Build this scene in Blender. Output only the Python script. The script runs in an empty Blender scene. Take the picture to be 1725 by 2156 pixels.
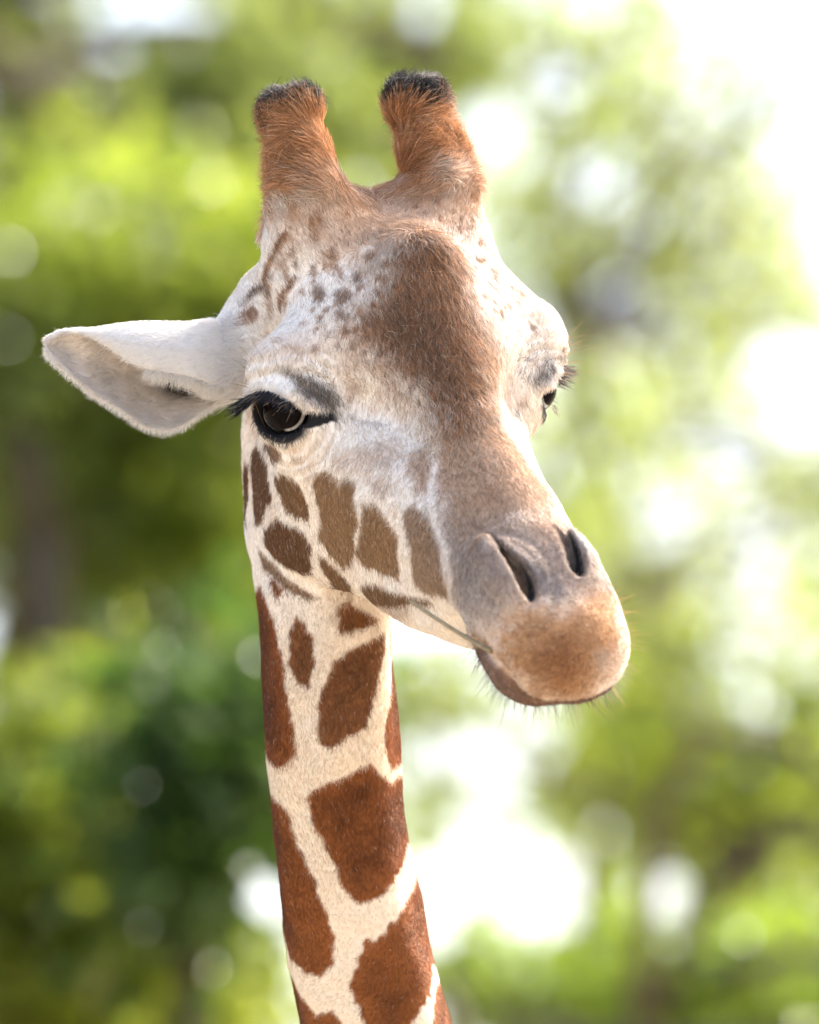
import bpy, math, random
import numpy as np
from mathutils import Vector, Matrix
from mathutils.bvhtree import BVHTree

# ------------------------------------------------------------------ camera
scene = bpy.context.scene
col = scene.collection
U = 0.000417                 # metres per drawing unit at the giraffe's head
HEAD_Z = 4.3                 # height of the giraffe's head above the ground
PITCH = math.radians(10.0)   # the camera looks up at it
CAM_DIST = 7.0
cam_data = bpy.data.cameras.new('camera')
cam = bpy.data.objects.new('camera', cam_data)
col.objects.link(cam)
cam.location = (0.0, -CAM_DIST * math.cos(PITCH), HEAD_Z - CAM_DIST * math.sin(PITCH))
cam.rotation_euler = (math.radians(90) + PITCH, 0, 0)
cam_data.sensor_fit = 'VERTICAL'
cam_data.sensor_height = 36.0
cam_data.lens = 36.0 * CAM_DIST / (2156.25 * U)
cam_data.clip_start = 0.1
cam_data.clip_end = 2000
cam_data.dof.use_dof = True
cam_data.dof.focus_distance = CAM_DIST - 0.035
cam_data.dof.aperture_fstop = 3.7
scene.camera = cam

# ------------------------------------------------------------------ light
SUN_EL, SUN_AZ = 45.0, 54.0  # azimuth measured from the viewing direction (+Y) towards the right (+X)
world = bpy.data.worlds.new('World')
scene.world = world
world.use_nodes = True
wn = world.node_tree
bg = wn.nodes['Background']
sky = wn.nodes.new('ShaderNodeTexSky')
sky.sky_type = 'NISHITA'
sky.sun_disc = False
sky.sun_elevation = math.radians(SUN_EL)
sky.sun_rotation = math.radians(SUN_AZ)
sky.air_density = 1.0
sky.dust_density = 6.0
sky.ozone_density = 1.0
wn.links.new(sky.outputs[0], bg.inputs[0])
bg.inputs[1].default_value = 0.15
sun_data = bpy.data.lights.new('sun', 'SUN')
sun = bpy.data.objects.new('sun', sun_data)
col.objects.link(sun)
sun_data.energy = 2.0
sun_data.angle = math.radians(0.5)
sun_data.color = (1.0, 0.968, 0.925)
e, a = math.radians(SUN_EL), math.radians(SUN_AZ)
to_sun = Vector((math.sin(a) * math.cos(e), math.cos(a) * math.cos(e), math.sin(e)))
sun.rotation_euler = to_sun.to_track_quat('Z', 'Y').to_euler()
scene.view_settings.view_transform = 'Standard'
scene.view_settings.look = 'None'
scene.view_settings.gamma = 1.0
scene.view_settings.use_curve_mapping = False
scene.view_settings.exposure = 2.18
scene.render.engine = 'CYCLES'
scene.cycles.use_denoising = True
scene.cycles.max_bounces = 8
scene.cycles.transparent_max_bounces = 16

rng = np.random.default_rng(7)


def tag(o, label=None, cat=None, group=None, kind=None):
    for k, v in (('label', label), ('category', cat), ('group', group), ('kind', kind)):
        if v:
            o[k] = v
    return o


def fast_mesh(name, V, F):
    """mesh from an (n, 3) array and an (m, 4) array of quads"""
    me = bpy.data.meshes.new(name)
    V = np.ascontiguousarray(V, dtype=np.float32); F = np.ascontiguousarray(F, dtype=np.int32)
    k = F.shape[1]
    me.vertices.add(len(V)); me.vertices.foreach_set('co', V.ravel())
    me.loops.add(F.size); me.loops.foreach_set('vertex_index', F.ravel())
    me.polygons.add(len(F)); me.polygons.foreach_set('loop_start', np.arange(0, F.size, k, dtype=np.int32))
    me.update(calc_edges=True)
    return me


def link_mesh(name, verts, faces, mats, parent=None, smooth=True):
    if isinstance(faces, list) and len({len(f) for f in faces}) > 1:
        me = bpy.data.meshes.new(name)
        me.from_pydata([tuple(v) for v in np.asarray(verts).tolist()], [], faces)
        me.update()
    else:
        me = fast_mesh(name, verts, np.array(faces))
    me.polygons.foreach_set('use_smooth', np.full(len(me.polygons), smooth, dtype=bool))
    for m in (mats if isinstance(mats, (list, tuple)) else [mats]):
        me.materials.append(m)
    o = bpy.data.objects.new(name, me)
    col.objects.link(o)
    if parent is not None:
        o.parent = parent
    return o


def empty(name, loc):
    o = bpy.data.objects.new(name, None)
    o.location = loc
    o.empty_display_size = 0.1
    col.objects.link(o)
    return o
# ------------------------------------------------------------------ helpers for the setting
def simple_mat(name, c1, c2, scale, rough=.6, stretch=None):
    m = bpy.data.materials.new(name); m.use_nodes = True
    nt = m.node_tree; b = nt.nodes['Principled BSDF']
    t = nt.nodes.new('ShaderNodeTexNoise'); t.inputs['Scale'].default_value = scale; t.inputs['Detail'].default_value = 4
    co = nt.nodes.new('ShaderNodeTexCoord')
    if stretch:
        mp = nt.nodes.new('ShaderNodeMapping'); mp.inputs['Scale'].default_value = stretch
        nt.links.new(co.outputs['Object'], mp.inputs['Vector']); nt.links.new(mp.outputs[0], t.inputs['Vector'])
    else:
        nt.links.new(co.outputs['Object'], t.inputs['Vector'])
    r = nt.nodes.new('ShaderNodeValToRGB'); r.color_ramp.elements[0].color = (*c1, 1); r.color_ramp.elements[1].color = (*c2, 1)
    r.color_ramp.elements[0].position = .35; r.color_ramp.elements[1].position = .65
    nt.links.new(t.outputs['Fac'], r.inputs[0]); nt.links.new(r.outputs[0], b.inputs['Base Color'])
    b.inputs['Roughness'].default_value = rough; b.inputs['Specular IOR Level'].default_value = .3
    bp = nt.nodes.new('ShaderNodeBump'); bp.inputs['Strength'].default_value = .3; bp.inputs['Distance'].default_value = .01
    nt.links.new(t.outputs['Fac'], bp.inputs['Height']); nt.links.new(bp.outputs[0], b.inputs['Normal'])
    return m


def tube(path, rads, seg=10):
    path = np.array(path, float); V = []; F = []
    T = np.gradient(path, axis=0); T /= np.linalg.norm(T, axis=1)[:, None]
    a = np.cross(T, [0.13, .97, .2]); a /= np.linalg.norm(a, axis=1)[:, None]; b = np.cross(T, a)
    for i in range(len(path)):
        for j in range(seg):
            t = 2 * math.pi * j / seg
            V.append(path[i] + rads[i] * (a[i] * math.cos(t) + b[i] * math.sin(t)))
    for i in range(len(path) - 1):
        for j in range(seg):
            F.append([i * seg + j, i * seg + (j + 1) % seg, (i + 1) * seg + (j + 1) % seg, (i + 1) * seg + j])
    F.append(list(range(seg))[::-1]); F.append([(len(path) - 1) * seg + j for j in range(seg)])
    return np.array(V), F


# ------------------------------------------------------------------ ground
gm = simple_mat('dry_ground', (.22, .185, .135), (.36, .31, .235), .35, .95)
gx = np.concatenate([-np.geomspace(700, 4, 16), np.linspace(-3, 3, 7), np.geomspace(4, 700, 16)])
GX, GY = np.meshgrid(gx, gx, indexing='ij')
GZ = .05 * np.sin(GX * .31) * np.cos(GY * .27) * (np.hypot(GX, GY) > 3) - .03
n_ = len(gx); id_ = np.arange(n_ * n_).reshape(n_, n_)
ground = link_mesh('ground', np.stack([GX, GY, GZ], -1).reshape(-1, 3), np.stack([id_[:-1, :-1], id_[1:, :-1], id_[1:, 1:], id_[:-1, 1:]], -1).reshape(-1, 4), gm)
tag(ground, kind='structure')

# ------------------------------------------------------------------ trees
def leaf_material(name, trans):
    m = bpy.data.materials.new(name); m.use_nodes = True
    nt = m.node_tree; b = nt.nodes['Principled BSDF']
    a = nt.nodes.new('ShaderNodeAttribute'); a.attribute_name = 'leaf'
    nt.links.new(a.outputs['Color'], b.inputs['Base Color'])
    b.inputs['Roughness'].default_value = .28; b.inputs['Specular IOR Level'].default_value = .3
    hs = nt.nodes.new('ShaderNodeMix'); hs.data_type = 'RGBA'; hs.blend_type = 'MULTIPLY'; hs.inputs[0].default_value = 1
    nt.links.new(a.outputs['Color'], hs.inputs[6]); hs.inputs[7].default_value = (2.4, 2.4, 1.9, 1)
    t = nt.nodes.new('ShaderNodeBsdfTranslucent'); nt.links.new(hs.outputs[2], t.inputs['Color'])
    mx = nt.nodes.new('ShaderNodeMixShader'); mx.inputs[0].default_value = trans
    nt.links.new(b.outputs[0], mx.inputs[1]); nt.links.new(t.outputs[0], mx.inputs[2])
    nt.links.new(mx.outputs[0], nt.nodes['Material Output'].inputs['Surface'])
    return m


leaf_mat = leaf_material('leaves', .5)
bark_mat = simple_mat('bark', (.035, .026, .014), (.085, .062, .034), 9, .9, (1, 1, .25))
CAM_P = np.array(cam.location); FWD = np.array([0, math.cos(PITCH), math.sin(PITCH)]); UPV = np.array([0, -math.sin(PITCH), math.cos(PITCH)])


def at(x, y, dist):
    """the point seen at drawing position x, y, dist metres from the camera"""
    k = dist / CAM_DIST * U
    return CAM_P + FWD * dist + np.array([(x - 862.5) * k, 0, 0]) + UPV * (1078.0 - y) * k


def leaves(clumps, size, c1, c2, g):
    """clumps: (centre, radii (3), count).  Folded leaf blades gathered on twigs inside each clump."""
    B = []; Dd = []; 
    for c, r, n in clumps:
        nt_ = max(1, n // 26)
        q = g.normal(size=(nt_, 3)); q /= np.linalg.norm(q, axis=1)[:, None]
        tw = c + q * np.array(r) * (g.random(nt_) ** .45)[:, None]
        i = g.integers(0, nt_, n)
        B.append(tw[i] + g.normal(0, size * 1.25, (n, 3)))
        d = (tw[i] - c) / (np.linalg.norm(tw[i] - c, axis=1)[:, None] + 1e-6) * .6 + g.normal(0, .8, (n, 3)) + np.array([0, 0, -.25])
        Dd.append(d / np.linalg.norm(d, axis=1)[:, None])
    B = np.concatenate(B); D = np.concatenate(Dd); n = len(B)
    s = size * g.uniform(.6, 1.35, n)[:, None]
    w = np.cross(D, g.normal(size=(n, 3))); w /= np.linalg.norm(w, axis=1)[:, None]
    h = np.cross(D, w)
    V = np.stack([B, B + D * s * .5 + w * s * .27 + h * s * .08, B + D * s, B + D * s * .5 - w * s * .27 + h * s * .08], 1).reshape(-1, 3)
    F = np.arange(n * 4).reshape(n, 4)
    k = g.random(n)[:, None]
    C = (np.array(c1) * (1 - k) + np.array(c2) * k) * g.uniform(.75, 1.25, (n, 1))
    return V, F, C


def tree(name, label, cat, seed, foot, fork, trunk_r, clumps, size, c1, c2, group=None, limb_r=.05, gaps=()):
    """foot, fork: world points; clumps: (x, y, dist, rx, ry, rz in drawing units / metres, count)"""
    g = np.random.default_rng(seed)
    foot = np.array(foot, float); fork = np.array(fork, float)
    root = empty(name, foot); tag(root, label, cat, group)
    cl = []
    for x, y, dist, rx, ry, rz, n in clumps:
        k = dist / CAM_DIST * U
        cl.append((at(x, y, dist), (rx * k, rz, ry * k), n))
    t = np.linspace(0, 1, 9)[:, None]
    path = foot + (fork - foot) * t + np.sin(t * 3.1) * g.normal(0, .05, 3) * np.linalg.norm(fork - foot) * .3
    V, F = tube(path - foot, trunk_r * (1.25 - .6 * t[:, 0] + .5 * np.exp(-t[:, 0] * 14)), 12)
    link_mesh('trunk', V, F, bark_mat, root)
    done = []
    for c, r, n in cl:
        src = path[-1] if not done or g.random() < .5 else done[g.integers(len(done))]
        if np.linalg.norm(c - src) < .12:
            continue
        t = np.linspace(0, 1, 7)[:, None]
        bend = g.normal(0, .10, 3) * np.linalg.norm(c - src) + np.array([0, 0, .08 * np.linalg.norm(c - src)])
        lp = src + (c - src) * t + np.sin(t * math.pi) * bend
        V, F = tube(lp - foot, limb_r * (1 - .8 * t[:, 0]), 7)
        link_mesh('limb', V, F, bark_mat, root)
        done.append(c)
    V, F, C = leaves(cl, size, c1, c2, g)
    if gaps:                        # openings between the branches
        mid = V.reshape(-1, 4, 3).mean(1); ok = np.ones(len(mid), bool)
        for x, y, r in gaps:
            p = at(x, y, clumps[0][2]); ax_ = p - CAM_P; ax_ /= np.linalg.norm(ax_)
            q = mid - p; along = q @ ax_
            ok &= np.linalg.norm(q - along[:, None] * ax_, axis=1) > r * clumps[0][2] / CAM_DIST * U
        V = V.reshape(-1, 4, 3)[ok].reshape(-1, 3); C = C[ok]; F = np.arange(len(V)).reshape(-1, 4)
    cr = link_mesh('crown', V - foot, F, leaf_mat, root, smooth=False)
    a = cr.data.attributes.new('leaf', 'FLOAT_COLOR', 'FACE')
    a.data.foreach_set('color', np.concatenate([C, np.ones((len(C), 1))], 1).astype(np.float32).ravel())
    return root


def sprays(lst, dist, rz, seed, per=4, share=.5, spread=.75, thin=1.0):
    g = np.random.default_rng(seed); out = []
    for x, y, rx, ry, n in lst:
        for k in range(per):
            out.append((x + g.normal(0, rx * spread), y + g.normal(0, ry * spread), dist + g.normal(0, .8), rx * share * g.uniform(.6, 1.2), ry * share * g.uniform(.5, 1.1), rz * share, int(n * 1.25 * thin / per)))
    return out


def beyond(x0, x1, y0, y1, dist, rz, seed, cnt, n):
    # the same crown goes on outside the view
    g = np.random.default_rng(seed)
    return [(g.uniform(x0, x1), g.uniform(y0, y1), dist + g.normal(0, .8), g.uniform(110, 220), g.uniform(90, 170), rz, n) for _ in range(cnt)]


def gpt(x, dist, z=0.0):
    # a point on the ground under drawing column x at that distance
    k = dist / CAM_DIST * U
    return np.array([(x - 862.5) * k, CAM_P[1] + dist * math.cos(PITCH), z])


OLIVE = ((0.078, 0.104, 0.023), (0.137, 0.163, 0.039)); LIME = ((0.092, 0.129, 0.016), (0.155, 0.184, 0.023)); SHADED = ((0.020, 0.043, 0.007), (0.043, 0.074, 0.014))
MID = ((0.098, 0.149, 0.018), (0.161, 0.207, 0.030)); PALE = ((0.149, 0.190, 0.052), (0.207, 0.241, 0.069))  # leaf tones lifted in place of haze; PALE also holds veiling glare

GAPS = [(225, 90, 55), (205, 262, 48), (330, 30, 60), (430, 40, 40), (110, 170, 22), (165, 200, 16), (700, 170, 20), (540, 210, 14), (760, 395, 22), (900, 20, 30), (60, 120, 14), (560, 30, 22),
        (305, 655, 16), (385, 400, 15), (470, 330, 13), (700, 90, 13), (150, 590, 14), (640, 380, 12), (250, 470, 12), (310, 240, 18), (390, 190, 14), (20, 330, 14)]
GAPS += [(1150, 170, 62), (1030, 265, 50), (1240, 390, 55), (1310, 650, 85), (1480, 560, 32), (1600, 600, 26), (1560, 950, 70), (1690, 880, 52), (1170, 1000, 40), (1420, 1100, 60), (1580, 1130, 50),
         (1600, 1500, 45), (1030, 1600, 72), (915, 1590, 55), (1000, 1730, 60), (1250, 1760, 40), (1150, 1880, 100), (960, 1850, 70), (1380, 1870, 62), (925, 1970, 38), (1230, 2000, 28), (560, 1885, 55),
         (1480, 470, 40), (1640, 760, 60), (1360, 480, 26), (1100, 330, 26), (1300, 180, 22), (1550, 1380, 24), (1460, 1500, 26), (1680, 1600, 20), (1500, 1690, 18), (1420, 1610, 16), (1620, 1790, 22),
         (1300, 1620, 24), (1130, 2060, 14), (1300, 2070, 16), (1420, 2040, 12), (1520, 2110, 16), (1640, 2020, 16), (1050, 2120, 12), (1240, 880, 18), (1350, 1000, 20), (1270, 1210, 24), (1130, 1420, 30), (1080, 1360, 34)]
# upper left: an olive canopy with a few holes
cl = []
for x, y, rx, ry, n in [(40, 40, 70, 110, 420), (60, 260, 120, 90, 700), (330, 160, 60, 60, 300), (420, 90, 110, 80, 600), (430, 300, 140, 90, 900),
                        (250, 380, 170, 70, 1000), (600, 60, 130, 90, 700), (640, 270, 120, 120, 800), (830, 80, 130, 90, 650), (830, 290, 120, 120, 900),
                        (120, 460, 110, 60, 500), (520, 440, 130, 80, 800), (990, 120, 90, 90, 350), (70, 150, 60, 60, 200)]:
    cl.append((x, y, 25 + 1.5 * math.sin(x), rx, ry, .5, int(n * 1.1)))
cl += beyond(-1900, -130, -500, 620, 25.5, .6, 101, 26, 620)
tree('broadleaf_tree', 'big olive green tree whose canopy fills the upper left and reaches above the horns', 'tree', 1, gpt(160, 25.5), at(200, 700, 25.5), .20, cl, .085, *OLIVE, limb_r=.07, gaps=GAPS)
# left: lime coloured tree in full light
cl = []
for x, y, rx, ry, n in [(60, 620, 140, 110, 900), (200, 500, 140, 90, 800), (330, 640, 130, 120, 900), (480, 780, 120, 150, 900), (120, 820, 150, 120, 900),
                        (300, 960, 190, 110, 1400), (90, 1040, 120, 90, 700), (480, 1060, 100, 120, 800), (380, 1230, 150, 120, 1000), (600, 620, 80, 120, 500), (250, 1440, 130, 90, 800), (470, 1390, 70, 70, 450), (120, 1560, 110, 80, 500)]:
    cl.append((x, y, 19.5 + .8 * math.cos(x), rx, ry, .45, int(n * .8)))
cl += beyond(-1500, -200, 380, 1300, 19.5, .5, 103, 16, 520)
tree('young_tree', 'sunlit lime green tree filling the left side behind the giraffe\'s ear', 'tree', 2, gpt(260, 19.5), at(280, 1150, 19.5), .09, cl, .085, *LIME, limb_r=.035, gaps=GAPS[10:])
# far left: bare brown trunk with a thin olive crown
cl = [(40, 1560, 18.6, 90, 90, .3, 300), (10, 950, 18.6, 60, 150, .4, 300), (170, 1120, 18.6, 60, 60, .3, 150)]
tree('old_tree', 'brown trunked tree at the left edge, half hidden by lime green leaves', 'tree', 3, gpt(95, 18.2), at(80, 1150, 18.2), .085, cl, .09, *OLIVE)
# lower left: deep shade under the crowns, put into a shrub's dark leaf colour
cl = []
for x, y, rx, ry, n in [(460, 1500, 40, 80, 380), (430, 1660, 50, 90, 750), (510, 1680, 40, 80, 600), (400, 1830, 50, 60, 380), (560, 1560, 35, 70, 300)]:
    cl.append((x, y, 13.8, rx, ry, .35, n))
tree('shaded_shrub', 'dark shrub with shade put into its leaf colour, low behind the left side of the neck', 'shrub', 4, gpt(410, 13.8), at(410, 2050, 13.8), .035, cl, .07, *SHADED, limb_r=.03, gaps=GAPS)
# bottom left: mid green bush
cl = []
for x, y, rx, ry, n in [(60, 1780, 130, 150, 1600), (190, 1900, 150, 120, 1600), (60, 2060, 150, 120, 1600), (280, 2060, 120, 90, 1100), (440, 2110, 110, 70, 500), (180, 1660, 110, 90, 900), (300, 1830, 60, 80, 500)]:
    cl.append((x, y, 14.5, rx, ry, .35, n))
cl += beyond(-1600, -160, 1500, 2500, 14.5, .4, 104, 18, 900)
tree('green_shrub', 'olive green shrub in the bottom left corner', 'shrub', 5, gpt(140, 14.5), at(150, 2200, 14.5), .04, cl, .07, (.11, .14, .016), (.16, .185, .026), limb_r=.03, gaps=GAPS)
# right: light airy tree against the white sky
cl = []
for x, y, rx, ry, n in [(1050, 120, 90, 110, 240), (1250, 60, 130, 70, 380), (1120, 330, 80, 70, 160), (1320, 280, 110, 110, 330), (1420, 440, 80, 110, 240), (1180, 560, 70, 110, 420),
                        (1450, 120, 90, 80, 100), (1560, 600, 90, 90, 300), (1500, 760, 80, 80, 260), (1060, 470, 60, 70, 200), (1400, 560, 60, 60, 140), (1640, 130, 60, 80, 40)]:
    cl += sprays([(x, y, rx, ry, n)], 27, .6, 61 + int(x), thin=.5)
cl += sprays([(1600, 380, 90, 110, 130), (1680, 640, 80, 100, 170), (1600, 770, 90, 70, 170), (1520, 1040, 100, 60, 200), (1660, 960, 70, 60, 130), (1480, 330, 60, 80, 90)], 27, .6, 611, per=6, share=.4, thin=.45)
cl += beyond(2000, 3200, -200, 800, 20, .6, 105, 14, 160)
tree('airy_tree', 'loose pale green tree on the right with white sky showing through', 'tree', 6, gpt(1190, 27), at(1185, 700, 27), .06, cl, .10, *PALE, limb_r=.013, gaps=GAPS)
# right middle: low crowns
cl = []
for x, y, rx, ry, n in [(1230, 860, 90, 90, 420), (1350, 940, 80, 70, 260), (1690, 1010, 80, 70, 240), (1260, 1180, 110, 80, 420), (1420, 1290, 110, 80, 330), (1130, 1150, 70, 70, 200),
                        (1640, 1290, 100, 80, 350), (1520, 1180, 90, 60, 160)]:
    cl += sprays([(x, y, rx, ry, n)], 24, .6, 71 + int(x), thin=.5)
cl += beyond(2000, 3000, 800, 1400, 18, .5, 107, 10, 220)
tree('slender_tree', 'thin leaved green tree on the right beside the muzzle', 'tree', 7, gpt(1300, 24), at(1300, 1250, 24), .045, cl, .09, *PALE, limb_r=.012, gaps=GAPS)
# right lower: yellow green
cl = []
for x, y, rx, ry, n in [(1380, 1640, 110, 110, 620), (1600, 1560, 130, 110, 620), (1690, 1720, 90, 130, 650), (1480, 1780, 120, 60, 420), (1320, 1500, 80, 60, 160), (900, 1420, 60, 110, 260),
                        (900, 1660, 60, 70, 240), (1250, 1700, 70, 60, 160), (1650, 1880, 100, 90, 500)]:
    cl += sprays([(x, y, rx, ry, n)], 21, .6, 81 + int(x), thin=.8)
cl += beyond(1960, 2900, 1350, 2000, 16, .5, 108, 10, 300)
tree('lime_tree', 'yellow green tree at the lower right in bright light', 'tree', 8, gpt(1560, 20), at(1550, 1800, 20), .045, cl, .085, *LIME, limb_r=.012, gaps=GAPS)
# bottom right: bush
cl = []
for x, y, rx, ry, n in [(1020, 2110, 110, 80, 700), (1220, 2080, 130, 90, 800), (1420, 2100, 130, 90, 900), (1600, 2060, 130, 110, 1000), (1720, 2140, 90, 90, 500), (960, 2000, 50, 60, 160)]:
    cl.append((x, y, 16.5, rx, ry, .35, int(n * .5)))
cl += beyond(1960, 3000, 1950, 2500, 13, .4, 109, 10, 400)
tree('leafy_shrub', 'fresh green shrub along the bottom right of the view', 'shrub', 9, gpt(1350, 16.5), at(1350, 2300, 16.5), .04, cl, .065, *MID, limb_r=.025, gaps=GAPS)
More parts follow.
